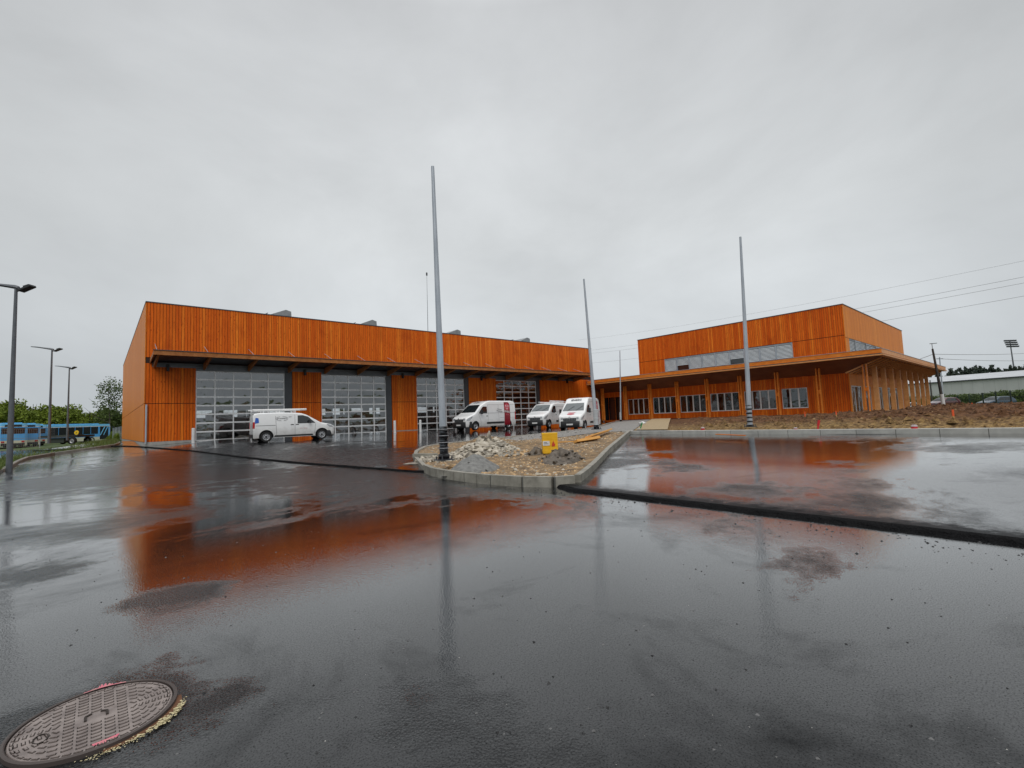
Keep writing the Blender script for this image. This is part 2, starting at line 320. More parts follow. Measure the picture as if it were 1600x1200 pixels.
    # the open-textured strip along the laid edge
    at_ = N(t, 'ShaderNodeAttribute', attribute_name='edge'); nz = N(t, 'ShaderNodeTexNoise', Scale=7.0, Detail=6.0, Roughness=.7); L(t, co, nz.inputs['Vector'])
    ea = N(t, 'ShaderNodeMath', operation='MULTIPLY'); L(t, at_.outputs['Fac'], ea.inputs[0]); L(t, nz.outputs['Fac'], ea.inputs[1])
    ek = N(t, 'ShaderNodeMapRange'); L(t, ea.outputs[0], ek.inputs[0]); ek.inputs[1].default_value = .05; ek.inputs[2].default_value = .27; ek.inputs[3].default_value = 1; ek.inputs[4].default_value = .1
    m4 = N(t, 'ShaderNodeMath', operation='MULTIPLY'); L(t, mu.outputs[0], m4.inputs[0]); L(t, ek.outputs[0], m4.inputs[1])
    L(t, m4.outputs[0], b.inputs['Specular IOR Level']); c2_ = N(t, 'ShaderNodeMath', operation='MULTIPLY'); c2_.inputs[1].default_value = 1.7; c2_.use_clamp = True; L(t, m4.outputs[0], c2_.inputs[0]); L(t, c2_.outputs[0], b.inputs['Coat Weight']); b.inputs['Coat IOR'].default_value = 1.40; L(t, b2.outputs[0], b.inputs['Coat Normal'])
    cw = N(t, 'ShaderNodeMath', operation='MULTIPLY'); cw.inputs[1].default_value = .8
    er = N(t, 'ShaderNodeMapRange'); L(t, ea.outputs[0], er.inputs[0]); er.inputs[1].default_value = .08; er.inputs[2].default_value = .34; er.inputs[3].default_value = 0; er.inputs[4].default_value = .4
    ra = N(t, 'ShaderNodeMath', operation='ADD'); L(t, rm.outputs[0], ra.inputs[0]); L(t, er.outputs[0], ra.inputs[1]); L(t, ra.outputs[0], b.inputs['Roughness']); L(t, ra.outputs[0], cw.inputs[0]); L(t, cw.outputs[0], b.inputs['Coat Roughness'])
    return m
ASPH = asphalt('wet_binder_asphalt', (.0095, .010, .0108), .22, .555, .655, .012, .17, .8, .00030,
    [(*gpt(110, 1140)[:2], .9, .22, 1), (*gpt(270, 935)[:2], .6, .15, 1), (*gpt(100, 752)[:2], 3.0, .26, .6), (*gpt(330, 738)[:2], 3.6, .3, .6), (*gpt(250, 720)[:2], 4.5, .3, .6), (*gpt(160, 740)[:2], 2.8, .25, .7), (*gpt(650, 757)[:2], 2.6, .24, .8), (*gpt(500, 747)[:2], 3.2, .28, .6), (*gpt(800, 775)[:2], 1.2, .10, .8), (*gpt(40, 900)[:2], .8, .15, 1), (*gpt(700, 1290)[:2], 1.3, .12, 1)])
ASPN = asphalt('wet_fresh_asphalt', (.0075, .0075, .0085), .18, .555, .645, .010, .22, .8, .00018,
    [(*gpt(960, 725)[:2], 3.2, .22, 1), (*gpt(350, 708)[:2], 7.0, .24, .6), (*gpt(520, 718)[:2], 6.5, .24, .6), (*gpt(1150, 772)[:2], 1.2, .10, 1)])
LIP = varied('fresh_asphalt_edge', (.003, .003, .0035), (.011, .011, .012), 60, .9, bump=.02, bscale=60, Specular_IOR_Level=.1)

# ---------------------------------------------------------------- ground
GRASS = varied('rough_grass', (.035, .062, .014), (.085, .12, .035), 1.2, .9, bump=.05, bscale=8)
def hT(X, Y):
    if X > 30: return .55 + .25*sm(40, 60, X)
    return -.02+.25*sm(20, 45, Y)
def ground_axis(lo, hi): 
    a = [-2500, -900, -400, -200, -130]+list(np.arange(lo, hi, 8))+[hi, 350, 500, 900, 2500]
    return sorted(set(a))
gx_, gy_ = ground_axis(-110, 300), ground_axis(-110, 300)
def gz_(X, Y):
    if -115 < X < 200 and -115 < Y < 100 and X < 40: return min(h(X, Y), hT(X, Y)) - .35 if (-60 < X < 36 and Y < 20) else hT(X, Y)
    return hT(X, Y)
struct(gridobj('ground', GRASS, lambda i, j: (gx_[i], gy_[j], gz_(gx_[i], gy_[j])), len(gx_)-1, len(gy_)-1))
# old binder course in front, kept flat where the water stands
def yb1(j): return -76+j*.6
struct(gridobj('road', ASPH, lambda i, j: (-76+i*.6, yb1(j), h(min(-76+i*.6, xs(yb1(j))), yb1(j)) if -76+i*.6 < xs(yb1(j))+1 else hFG(-76+i*.6, yb1(j))-.02), 62, 160))
# fresh wearing course: one sheet, its lip along the step
rows = [-76+j*.5 for j in range(180)]; rows = [y for y in rows if y <= 13.5]
def xr(Y): return 1.2 if Y <= .01 else -45.62
cols = [0, .0015, .003, .005, .0075, .01, .0135, .022, .035, .05, .07, .09, .11, .14, .17, .2, .24, .28, .33, .38, .44, .5, .57, .64, .72, .8, .9, 1]
def xl(Y): return xs(Y)+.035*mn.noise(Vector((Y*1.3, 0, 0)))+.02*mn.noise(Vector((Y*5, 3, 0)))
def newa(i, j):
    Y = rows[j]; X = xl(Y)+.16+(xr(Y)-xl(Y)-.16)*cols[i]; return (X, Y, h(X, Y)+.055)
rr_ = [y for y in rows if y <= 0.01]; rows = rr_+[.02]+[y for y in rows if y > .03]
pv = struct(gridobj('pavement', ASPN, newa, len(cols)-1, len(rows)-1))
ed = pv.data.attributes.new('edge', 'FLOAT', 'POINT')
ed.data.foreach_set('value', [math.exp(-(v.co.x-xl(v.co.y)-.1)/.42)*(.25+.75*sm(-26, -31, v.co.y)) for v in pv.data.vertices])
yy = list(np.arange(-76, 13.5, .06))
prof = [(-.02, -.03), (.02, .004), (.045, .02), (.075, .036), (.11, .048), (.162, .0545)]
def lipf(i, j):
    Y = yy[j]; dx, dz = prof[i]; k = 1-i/5; f_ = .2+.42*sm(-26, -31, Y); dx = .162-(.162-dx)*f_; dx -= .05*k*abs(mn.noise(Vector((Y*3.3, 8, 0))))+.03*k*mn.noise(Vector((Y*23, 1, 0))); X = xl(Y)+dx+.03*k*mn.noise(Vector((Y*9, i*2.2, 0))); 
    return (X, Y, h(xl(Y)+.16, Y)*(1 if i == 5 else 1)+dz+.014*k*mn.noise(Vector((Y*14, i, 5))))
struct(gridobj('pavement_edge', LIP, lipf, 5, len(yy)-1, smooth=False))

# earth
def earthmat():
    m = varied('turned_earth', (.045, .022, .011), (.17, .085, .042), 3.5, .9, bump=.16, bscale=4, Specular_IOR_Level=.15); t = m.node_tree; b = t.nodes['Principled BSDF']
    old = b.inputs['Base Color'].links[0].from_socket
    tc = N(t, 'ShaderNodeTexCoord'); se = N(t, 'ShaderNodeSeparateXYZ'); L(t, tc.outputs['Object'], se.inputs[0])
    n = N(t, 'ShaderNodeTexNoise', Scale=.5, Detail=6.0); L(t, tc.outputs['Object'], n.inputs['Vector'])
    k = N(t, 'ShaderNodeMath', operation='MULTIPLY_ADD'); L(t, n.outputs['Fac'], k.inputs[0]); k.inputs[1].default_value = 10; L(t, se.outputs[0], k.inputs[2])
    r = N(t, 'ShaderNodeMapRange'); L(t, k.outputs[0], r.inputs[0]); r.inputs[1].default_value = -22.5; r.inputs[2].default_value = -14; r.inputs[3].default_value = .8; r.inputs[4].default_value = 0
    n3 = N(t, 'ShaderNodeTexNoise', Scale=7.0, Detail=8.0, Roughness=.75); L(t, tc.outputs['Object'], n3.inputs['Vector'])
    c = N(t, 'ShaderNodeValToRGB'); L(t, n3.outputs['Fac'], c.inputs[0]); c.color_ramp.elements[0].position = .40; c.color_ramp.elements[0].color = (.07, .04, .02, 1); c.color_ramp.elements[1].position = .62; c.color_ramp.elements[1].color = (.40, .27, .11, 1)
    x = N(t, 'ShaderNodeMixRGB'); L(t, r.outputs[0], x.inputs[0]); L(t, old, x.inputs[1]); L(t, c.outputs[0], x.inputs[2]); L(t, x.outputs[0], b.inputs['Base Color'])
    return m
EARTH = earthmat()
SOIL = varied('sandy_soil', (.08, .052, .028), (.32, .21, .105), 3.2, .85, bump=.05, bscale=14, detail=10, lo=.3, hi=.68)
SANDG = varied('grey_sand', (.13, .13, .125), (.22, .22, .21), 9, .85, bump=.012, bscale=30)
RUBB = varied('rubble', (.13, .115, .095), (.42, .38, .31), 5, .8, bump=.01)
STONE = varied('pale_stone', (.36, .32, .25), (.55, .50, .42), 5, .7, bump=.01)
TANST = varied('tan_stone', (.38, .23, .10), (.58, .40, .22), 8, .7, bump=.01)
CLOD = varied('wet_clay', (.06, .048, .036), (.16, .13, .10), 7, .6, bump=.02)
yb = lambda X: interp(X, [-29.1, -23, -16.3, -6, -1.0, 0], [-17.1, -15.8, -13.5, -7.2, -5.2, -5.2])
def ez(X, Y):
    z = h(X, Y)+.10
    e = sm(0, 1.5, min(X+29.1, yb(X)-Y if X < 0 else 9))*(sm(.2, 3.5, -27.4+(X+28.75)*.576-Y) if X < 0 else 1)
    z += e*(.12*abs(mn.noise(Vector((X*2.6, Y*2.6, 3))))+.12*mn.noise(Vector((X*1.9, Y*1.9, 7)))+.16*mn.fractal(Vector((X*.35, Y*.35, 1)), 1.0, 2.2, 4)+.10*max(0, mn.noise(Vector((X*1.1, Y*1.1, 4)))))*1.0
    m = .05*0+.34*math.exp(-((X-1)/7)**2-((Y+34.5)/4.2)**2)+.15*math.exp(-((X+9)/5)**2-((Y+31)/3)**2)+.22*math.exp(-((X-20)/12)**2-((Y+39)/5)**2)
    z += m*e + .08*e*abs(mn.noise(Vector((X*1.7, Y*1.7, 9))))*(1 if Y < -20 else .3)
    return z
NX = [-29.1+.16*i*(1+.002*i) for i in range(140)]; NX = [x for x in NX if x < -.3]+[-.3]
def ep(i, j):
    X = NX[i]; t = j/230; Y1 = yb(X); Y = Y1+(-70-Y1)*t**1.25; return (X, Y, ez(X, Y))
struct(gridobj('earth', EARTH, ep, len(NX)-1, 230, flip=True))
EX2 = [-.3+.5*i for i in range(160)]
struct(gridobj('earth_mound', EARTH, lambda i, j: (EX2[i], -30.5-(j/70)**1.3*40, ez(EX2[i], -30.5-(j/70)**1.3*40)+.12*sm(0, 40, EX2[i])-(1.0*sm(38, 60, EX2[i]))), 159, 70, flip=True))
# island between the two drives
up_ = [(-41.28, -29.2), (-41.22, -28.4), (-40.75, -26.7), (-38.8, -22.75), (-37.7, -20.95), (-36.3, -19.3), (-35.2, -18.6), (-33.2, -18.1), (-29.1, -17.1)]
lo_ = [(-41.28, -29.2), (-41.22, -30.1), (-41.0, -31.3), (-40.45, -31.9), (-29.1, -25.3)]
def isz(X, Y):
    z = h(X, Y)+.12
    for a, cx, cy, sx, sy in ((.52, -35.6, -22.8, 1.3, 1.0), (.18, -34.2, -24.0, 1.6, 1.2)):
        z += a*math.exp(-((X-cx)/sx)**2-((Y-cy)/sy)**2)
    return z+.02*mn.fractal(Vector((X*1.5, Y*1.5, 2)), 1, 2, 3)
iX = [-41.2+.11*i for i in range(111)]
def ip(i, j):
    X = iX[i]; a = interp(X, [p[0] for p in up_], [p[1] for p in up_]); b = interp(X, [p[0] for p in lo_], [p[1] for p in lo_]); Y = b+(a-b)*j/90; return (X, Y, isz(X, Y))
struct(gridobj('island_soil', SOIL, ip, 110, 90))

JOINT = mat('joint_dark', (.10, .10, .09), .9)
def kerb(name, pts, wid=.15, hgt=.16, stone=1.0, inset=0, mat_=None):
    pts = [Vector((p[0], p[1], 0)) for p in pts]; seg = []
    # resample
    out = [pts[0]]; acc = 0
    for a, b in zip(pts, pts[1:]):
        l = (b-a).length; n = max(1, round(l/stone))
        for i in range(n): out.append(a.lerp(b, (i+1)/n))
    m = MB()
    for i in range(len(out)-1):
        a, b = out[i], out[i+1]; d = (b-a).normalized(); nrm = Vector((-d.y, d.x, 0)); g = .008
        a2, b2 = a+d*g, b-d*g
        za, zb_ = h(a.x, a.y)+.05, h(b.x, b.y)+.05
        vs = []
        for p, z in ((a2, za), (b2, zb_)):
            for o, zz in ((0, -.25), (wid, -.25), (wid, hgt), (.025, hgt), (0, hgt-.025)):
                q = p+nrm*o; vs.append((q.x, q.y, z+zz))
        m.add(vs, [(4, 3, 2, 1, 0), (5, 6, 7, 8, 9), (0, 1, 6, 5), (1, 2, 7, 6), (2, 3, 8, 7), (3, 4, 9, 8), (4, 0, 5, 9)])
        if i < len(out)-2:
            q0 = [b+nrm*.006-d*.02, b+nrm*.006+d*.02, b+nrm*(wid-.006)+d*.02, b+nrm*(wid-.006)-d*.02]
            m.add([(q.x, q.y, zb_-.2) for q in q0]+[(q.x, q.y, zb_+hgt-.012) for q in q0], [(0, 1, 2, 3)[::-1], (4, 5, 6, 7), (0, 1, 5, 4), (1, 2, 6, 5), (2, 3, 7, 6), (3, 0, 4, 7)], 1)
    return struct(m.build(name, [mat_ or KERB, JOINT]))
fr = [(-40.75, -26.75), (-41.1, -27.7), (-41.28, -28.6), (-41.32, -29.5), (-41.28, -30.4), (-41.12, -31.2), (-40.85, -31.75), (-40.5, -31.97)]
kerb('kerb', fr[::-1], stone=.55)
kerb('kerb', [(-29.25, -25.45), (-40.5, -31.97)], stone=1)
kerb('kerb', [(-29.25, -75), (-29.25, -25.45)][::1], wid=.45, hgt=.13, stone=1, mat_=varied('pale_kerb', (.34, .34, .32), (.46, .46, .43), 3, .6))
bk = [(-40.75, -26.75), (-38.85, -22.8), (-37.75, -21.0), (-36.3, -19.3), (-35.2, -18.6), (-33.2, -18.1), (-29.1, -17.1), (-23, -15.8), (-16.3, -13.5), (-6, -7.2), (-1.2, -5.3)]
kerb('kerb', bk[::-1][::-1], hgt=.12)
lk = [(-50.0, -60), (-50.0, -17), (-50.5, -9.5), (-51.0, -1.3), (-50.9, 2), (-49.9, 4.0), (-47.9, 4.7), (-46.9, 5.6), (-46.55, 7.7), (-46.5, 14)]
lk = [(-75, -24), (-54, -19.5), (-51.5, -16), (-50.8, -9.5), (-51.0, -1.3), (-50.9, 2), (-49.9, 4.0), (-47.9, 4.7), (-46.9, 5.6), (-46.55, 7.7), (-46.5, 14)]
kerb('kerb', lk[1:], hgt=.08, mat_=varied('old_kerb', (.14, .135, .12), (.24, .23, .2), 4, .6))
# verge behind the left kerb
VERGE = varied('verge_grass', (.028, .036, .014), (.085, .075, .04), 1.6, .9, bump=.04, bscale=9)
def vx(Y): return interp(Y, [-60, -19.5, -16, -9.5, -1.3, 2, 4, 4.7, 5.6, 7.7, 40], [-54.2, -54.2, -51.7, -50.95, -51.15, -51.05, -50.05, -48.0, -47.0, -46.7, -46.6])
vy = [-22+.5*i for i in range(134)]
def vp(i, j):
    Y = vy[j]; X = vx(Y)-(1-i/40)**1.5*70; drop = .30*sm(8, 26, Y)*sm(-49, -54, X); return (X, Y, h(max(X, -60), Y)+.02-.22*sm(.5, 4, vx(Y)-X)+.05*mn.noise(Vector((X*.7, Y*.7, 0)))-drop)
struct(gridobj('verge', VERGE, vp, 40, 133, flip=False))
YARD = varied('bus_yard_asphalt', (.05, .05, .055), (.08, .08, .082), 1, .75)
struct(MB().box(-120, -45.7, 44, 92, .1, .2).build('bus_yard', YARD))

# tufts of grass : uncountable
def tufts(name, spots, mat_, hgt=(.1, .3), n=6000, label='', seed=3):
    rnd = random.Random(seed); m = MB()
    for k in range(n):
        X, Y, s = spots(rnd); z = h(max(X, -60), Y)+.03-.22*sm(.5, 4, vx(Y)-X); hh = rnd.uniform(*hgt)*s; a = rnd.uniform(0, 6.3); w = .012+.02*rnd.random(); b = rnd.uniform(0, .5)*hh; c = rnd.uniform(0, 6.3)
        dx, dy = math.cos(a)*w, math.sin(a)*w
        m.add([(X-dx, Y-dy, z), (X+dx, Y+dy, z), (X+math.cos(c)*b, Y+math.sin(c)*b, z+hh)], [(0, 1, 2)])
    return tag(m.build(name, mat_, fix=False), label, 'grass', kind='stuff')
TUFT = varied('weed_green', (.05, .10, .015), (.16, .20, .05), 4, .8)
def sp1(r):
    k = r.random()
    if k < .3:
        a = r.gauss(0, .55); return (-50.95+abs(a)*-1*.6+.1, -10.3+r.gauss(0, .6), 1.2)
    if k < .6: Y = r.uniform(-16, 2); return (vx(Y)-abs(r.gauss(0, .8)), Y, 1)
    Y = r.uniform(2, 18); return (vx(Y)-r.random()**1.5*6, Y, 1.3)
tufts('weeds', sp1, TUFT, n=9000, label='low green weeds and grass along the left kerb around the lamp posts')

# ---------------------------------------------------------------- garage
G0, G1, GZ = -45.6, -.15, 10.04
ga = thing('garage_building', 'long flat-roofed vehicle garage clad in orange vertical boards with four glazed doors', 'building', (-22.8, 0, .5))
doors = [(-42.85, -37.15), (-34.4, -28.8), (-25.75, -20.35), (-16.25, -10.3)]
DZ0, DZ1 = .0, 5.55
def boards_x(m, x0, x1, y, z0, z1, p=.17, g=.022, t=.03, sgn=-1):
    i0 = math.floor(x0/p)
    x = i0*p
    while x < x1:
        a, b = max(x+g/2, x0), min(x+p-g/2, x1)
        if b-a > .01: m.box(a, b, y+min(0, sgn*t), y+max(0, sgn*t), z0, z1)
        x += p
def boards_y(m, y0, y1, x, z0, z1, p=.17, g=.022, t=.03, sgn=-1):
    i0 = math.floor(y0/p); y = i0*p
    while y < y1:
        a, b = max(y+g/2, y0), min(y+p-g/2, y1)
        if b-a > .01: m.box(x+min(0, sgn*t), x+max(0, sgn*t), a, b, z0, z1)
        y += p
up1 = MB(); boards_x(up1, G0, G1, -.03, 6.35, GZ-.06); up1.build('upper_cladding', WX, ga)
bk1 = MB(); bk1.box(G0+.02, G1-.02, -.03, .25, 6.0, GZ-.08)
prev = G0; segs = []
for a, b in doors: segs.append((prev, a-.0)); prev = b+.55
segs.append((prev, G1))
for k, (a, b) in enumerate(segs):
    m = MB(); boards_x(m, a, b, -.03, 3.33, 5.95); m.build('pier_cladding', WX, ga)
    m = MB(); boards_x(m, a, b, -.03, hA((a+b)/2, 0)+.10, 3.29); m.build('pier_cladding', WX, ga)
    bk1.box(a+.01, b-.01, -.028, .25, .3, 6.0)
bk1.build('inner_wall', DARK, ga)
for a, b in segs: MB().box(a, b, -.07, .1, .2, hA((a+b)/2, 0)+.09).build('plinth', CONC, ga)
for a, b in doors: MB().box(b+.0, b+.53, -.02, .22, .2, 5.95).build('door_jamb', GREYD, ga)
m = MB(); m.box(G0+.35, -3.6, -.075, -.035, 5.72, 6.02); 
for a, b in doors: m.box(a, b, -.03, .1, 5.55, 5.95)
m.build('lintel_band', GREY, ga)
# side and rear walls, roof
GD = 38.0
m = MB(); boards_y(m, 0, GD, G0, 3.35, GZ-.06); m.build('side_cladding', WYs, ga)
m = MB(); boards_y(m, 0, GD, G0, .85, 3.31); m.build('side_cladding', WYs, ga)
m = MB(); m.box(G0+.005, G0+.25, .26, GD-.25, .4, GZ-.1); m.build('inner_wall', DARK, ga); m = MB(); m.box(G1-.25, G1, .26, GD-.25, .4, GZ-.1)
m.build('inner_wall', DARK, ga)
m = MB(); m.box(G1, G1+.03, 0, GD, .5, GZ-.06); m.build('end_cladding', WYs, ga)
MB().box(G0-.02, G0+.1, .02, GD, .3, .82).build('plinth', CONC, ga)
m = MB(); m.box(G0+.25, G1-.25, GD-.25, GD, .4, 3.2); m.box(G0+.25, G1-.25, GD-.25, GD, 4.2, GZ-.1)
for x in np.arange(G0+.25, G1-1, 3.1): m.box(x, x+1.1, GD-.25, GD, 3.2, 4.2)
m.build('rear_wall', varied('inner_lining', (.20, .20, .20), (.28, .27, .26), .7, .8), ga)
MB().box(G0, G1, .25, GD, GZ-.5, GZ-.3).build('roof', GREY, ga)
m = MB(); m.box(G0-.05, G1+.05, -.09, .2, GZ-.06, GZ); m.box(G0-.05, G0+.2, .2, GD, GZ-.06, GZ); m.box(G1-.2, G1+.05, .2, GD, GZ-.06, GZ); m.build('parapet_cap', GREYD, ga)
MB().box(G0+.25, G1-.25, .25, GD-.25, .45, .52).build('floor_slab', varied('hall_floor', (.12, .12, .12), (.2, .2, .2), 1, .3), ga)
# things standing inside, seen dimly through the glazing
RKM = varied('racking_mix', (.12, .10, .08), (.55, .53, .5), .9, .7)
rnd = random.Random(5)
for x in np.arange(G0+3, G1-2, 4.2):
    MB().box(x, x+.3, 18, 18.4, .5, 9.4).build('inner_column', RKM, ga)
    for q in range(2): a = x+rnd.uniform(.5, 2.6); w = rnd.uniform(.8, 1.8); z = rnd.uniform(1.2, 3.2); MB().box(a, a+w, 7+q*6, 9+q*6, .5, z).build('storage_rack', RKM, ga)
# doors
for a, b in doors:
    base = hA((a+b)/2, 0)+.03
    nx, nz = 5, 8
    d = MB(); fw = .08; w = (b-a); hh = (DZ1-base)
    for i in range(nx+1):
        x = a+w*i/nx; d.box(max(a, x-fw/2-(.03 if i in (0, nx) else 0)), min(b, x+fw/2+(.03 if i in (0, nx) else 0)), .03, .09, base, DZ1)
    for j in range(nz+1):
        z = base+hh*j/nz; d.box(a, b, .022, .082, max(base, z-.05), min(DZ1+.02, z+.05))
    dr = d.build('door', DOORW, ga)
    rnd = random.Random(int(a*10))
    g = MB()
    for i in range(nx):
        for j in range(nz):
            x0, x1, z0, z1 = a+w*i/nx, a+w*(i+1)/nx, base+hh*j/nz, base+hh*(j+1)/nz
            # every pane bows and tilts a little, as acrylic sheets do
            tx, tz = rnd.uniform(-.008, .008), rnd.uniform(-.008, .008); bow = rnd.uniform(.002, .009)
            n = 6; vs = []
            for q in range(n+1):
                for p in range(n+1):
                    u, v = p/n-.5, q/n-.5
                    vs.append((x0+(x1-x0)*p/n, .06+tx*u+tz*v-bow*(1-4*u*u)*(1-4*v*v), z0+(z1-z0)*q/n))
            g.add(vs, [(q*(n+1)+p, q*(n+1)+p+1, (q+1)*(n+1)+p+1, (q+1)*(n+1)+p) for q in range(n) for p in range(n)])
    g.build('panes', GLD, dr, smooth=60, fix=False)
# canopy over the doors
CD = 2.9; cx0, cx1 = -45.38, -3.6
def cz(d): return 6.05+.20*d/CD
m = MB(); m.prism([(-.04, 6.10), (-CD+.02, cz(CD)+.05), (-CD+.02, cz(CD)+.13), (-.04, 6.20)], 'x', cx0+.06, cx1-.06)
cano = m.build('canopy', GREYD, ga)
MB().box(cx0, cx1, -CD-.06, -CD+.02, cz(CD)-.10, cz(CD)+.17).build('fascia', BEAMD, cano)
m = MB(); m.prism([(-.04, 5.93), (-CD+.02, cz(CD)-.06), (-CD+.02, cz(CD)+.17), (-.04, 6.22)], 'x', cx0, cx0+.055); m.build('end_beam', BEAMD, cano); m = MB(); m.prism([(-.04, 5.93), (-CD+.02, cz(CD)-.06), (-CD+.02, cz(CD)+.17), (-.04, 6.22)], 'x', cx1-.055, cx1); m.build('end_beam', BEAMD, cano)
MB().box(cx0-.02, cx1+.02, -CD-.1, -CD-.02, cz(CD)+.175, cz(CD)+.215).build('drip_edge', GREYD, cano)
nraf = 16
for i in range(nraf):
    x = cx0+.25+(cx1-cx0-.5)*i/(nraf-1)
    MB().prism([(-.10, 5.62), (-CD+.05, cz(CD)-.08), (-CD+.05, cz(CD)+.03), (-.10, 6.05)], 'x', x-.06, x+.06).build('rafter', BEAMD, cano)
    r_ = MB(); r_.tube([(x, -CD+.5, cz(CD)+.10), (x, -.05, 7.25)], .018, 6); r_.box(x-.05, x+.05, -CD+.45, -CD+.55, cz(CD)-.12, cz(CD)-.04); r_.build('tie_rod', ZINC, cano)
for k, (a, b) in enumerate(segs):
    xm = (a+b)/2-.2
    MB().box(xm-.07, xm+.07, -.30, -.085, 5.45, 5.9).build('wall_lamp', BLACKP, ga)
m = MB(); m.tube([(-45.52, -.16, .72), (-45.52, -.16, 3.25)], .055, 10); m.build('downpipe', ZINC, ga)
# roof monitors and the dark panel before each
for x in (-34.9, -26.7, -16.3, -5.2):
    m = MB(); m.prism([(x-4.2, 9.6), (x-4.2, 10.3), (x-.45, 11.97), (x, 11.85), (x+.12, 9.6)], 'y', 6, 15); m.build('roof_monitor', varied('monitor_zinc', (.20, .21, .22), (.28, .29, .30), 1.5, .5), ga)
    m = MB(); m.bar((x-2.75, 10.5, 11.2), (x-1.55, 10.5, 11.85), 6.0, .05, up=(0, 0, 1)); m.build('solar_panel', mat('panel_dark', (.02, .022, .03), .25), ga)
m = MB(); m.tube([(-19.5, 8, 9.6), (-19.45, 8, 14), (-19.42, 8, 18.8)], [.035, .025, .012], 6); m.box(-19.5, -19.35, 7.95, 8.05, 18.4, 18.75); m.build('antenna', GREYD, ga)

# bollards
bol0 = None
for (px, py, lab) in ((302, 693, 'white round bollard at the left edge of the leftmost garage door'), (617, 677, 'white bollard before the orange pier between the second and third doors'), (657, 675, 'white bollard at the left edge of the third garage door')):
    P = gpt(px, py, .05)
    if bol0 is None:
        bol0 = thing('bollard', lab, 'bollard', P, 0, 'bollards by the garage doors')
        MB().lathe([(0, 1.0), (.07, 1.0), (.1, .97), (.1, 0), (0, 0)], n=16).build('post', WHITEP, bol0, smooth=True, local=True)
        MB().lathe([(0, .02), (.15, .02), (.15, 0)], n=16).build('base_plate', ZINC, bol0, local=True)
    else:
        b = copytree(bol0); b.location = P; b['label'] = lab

# ---------------------------------------------------------------- office
of = thing('office_building', 'orange board-clad office with deep flat canopy on timber posts and an upper storey block', 'building', (12, -14, .55))
WXo = 1.5; Y0, Y1 = -2.2, -27.1; Xe = 24.9; BX = 26.9; BY0 = -6.0; BZ = 10.4; zb = .72; zw = 4.25
wins = [(-4.15, -7.05), (-7.65, -10.6), (-11.1, -14.15), (-14.6, -17.65), (-18.15, -21.2), (-21.65, -23.8)]
wz0, wz1 = 1.38, 3.2
m = MB(); prev = -3.2
for a, b in wins+[(Y1, None)]:
    boards_y(m, a, prev, WXo, zb, zw); 
    if b is not None:
        boards_y(m, b, a, WXo, zb, wz0-.03); boards_y(m, b, a, WXo, wz1+.02, zw); prev = b
m.build('lower_cladding', WY, of)
bw = MB(); prev = -3.2
for a, b in wins+[(Y1, None)]:
    bw.box(WXo+.002, WXo+.2, a, prev, .5, 4.6)
    if b is not None: bw.box(WXo+.002, WXo+.2, b, a, .5, wz0-.03); bw.box(WXo+.002, WXo+.2, b, a, wz1+.02, 4.6); prev = b
bw.build('inner_wall', DARK, of)
for k, (a, b) in enumerate(wins):
    n = 4 if k != 5 else 3
    f = MB(); f.box(WXo-.05, WXo+.06, b, a, wz0-.05, wz0+.03); f.box(WXo-.03, WXo+.06, b, a, wz1-.04, wz1+.01)
    for i in range(n+1):
        y = b+(a-b)*i/n; hw = .045 if i in (0, n) else .065
        f.box(WXo-.04, WXo+.06, max(b, y-hw), min(a, y+hw), wz0, wz1-.02)
    fo = f.build('window', WHITEP, of)
    g = MB(); g.box(WXo+.0, WXo+.012, b+.05, a-.05, wz0+.03, wz1-.04); g.build('pane', GLW, fo)
# interior: floor, ceiling, some partition and furniture so that the glass shows depth
m = MB(); m.box(WXo+.2, Xe-.2, Y1+.2, Y0, .55, .62); m.box(WXo+.2, Xe-.2, Y1+.2, Y0, 3.4, 3.5); m.box(WXo+5, WXo+5.1, -22, Y0, .62, 3.4)
for y in (-7.3, -14.4, -21.4): m.box(WXo+.2, WXo+5, y-.05, y+.05, .62, 3.4)
for y in (-5, -9, -12.5, -16, -19.8): m.box(WXo+1.4, WXo+2.1, y-.7, y+.6, .62, 1.6)
m.build('interior', varied('interior_lining', (.40, .36, .28), (.60, .56, .46), .6, .8), of)
# side wall with tall glazed openings
so = [(1.9, 5.2), (6.4, 8.6), (11.3, 14.2), (15.3, 17.6), (18.9, 20.8), (21.6, 23.9)]
m = MB(); bw = MB(); prev = WXo-.03
for a, b in so+[(Xe, None)]:
    boards_x(m, prev, a, Y1, zb, zw); bw.box(max(prev, WXo+.25), a, Y1+.002, Y1+.2, .5, 4.6)
    if b is not None: boards_x(m, a, b, Y1, 3.14, zw); bw.box(a, b, Y1+.002, Y1+.2, 3.14, 4.6); prev = b
m.build('side_cladding', WXs, of); bw.build('inner_wall', DARK, of)
for a, b in so:
    f = MB(); n = 3 if b-a > 2.5 else 2
    for i in range(n+1): x = a+(b-a)*i/n; f.box(max(a, x-.05), min(b, x+.05), Y1-.03, Y1+.06, .7, 3.12)
    f.box(a, b, Y1-.028, Y1+.058, 3.06, 3.13); f.box(a, b, Y1-.028, Y1+.058, .66, .74)
    fo = f.build('glazed_door', WHITEP, of)
    MB().box(a+.05, b-.05, Y1+.0, Y1+.012, .74, 3.06).build('pane', GLW, fo)
m = MB(); m.box(Xe-.2, Xe, Y1+.2, 0, .5, 4.6); m.build('end_wall', WYs, of)
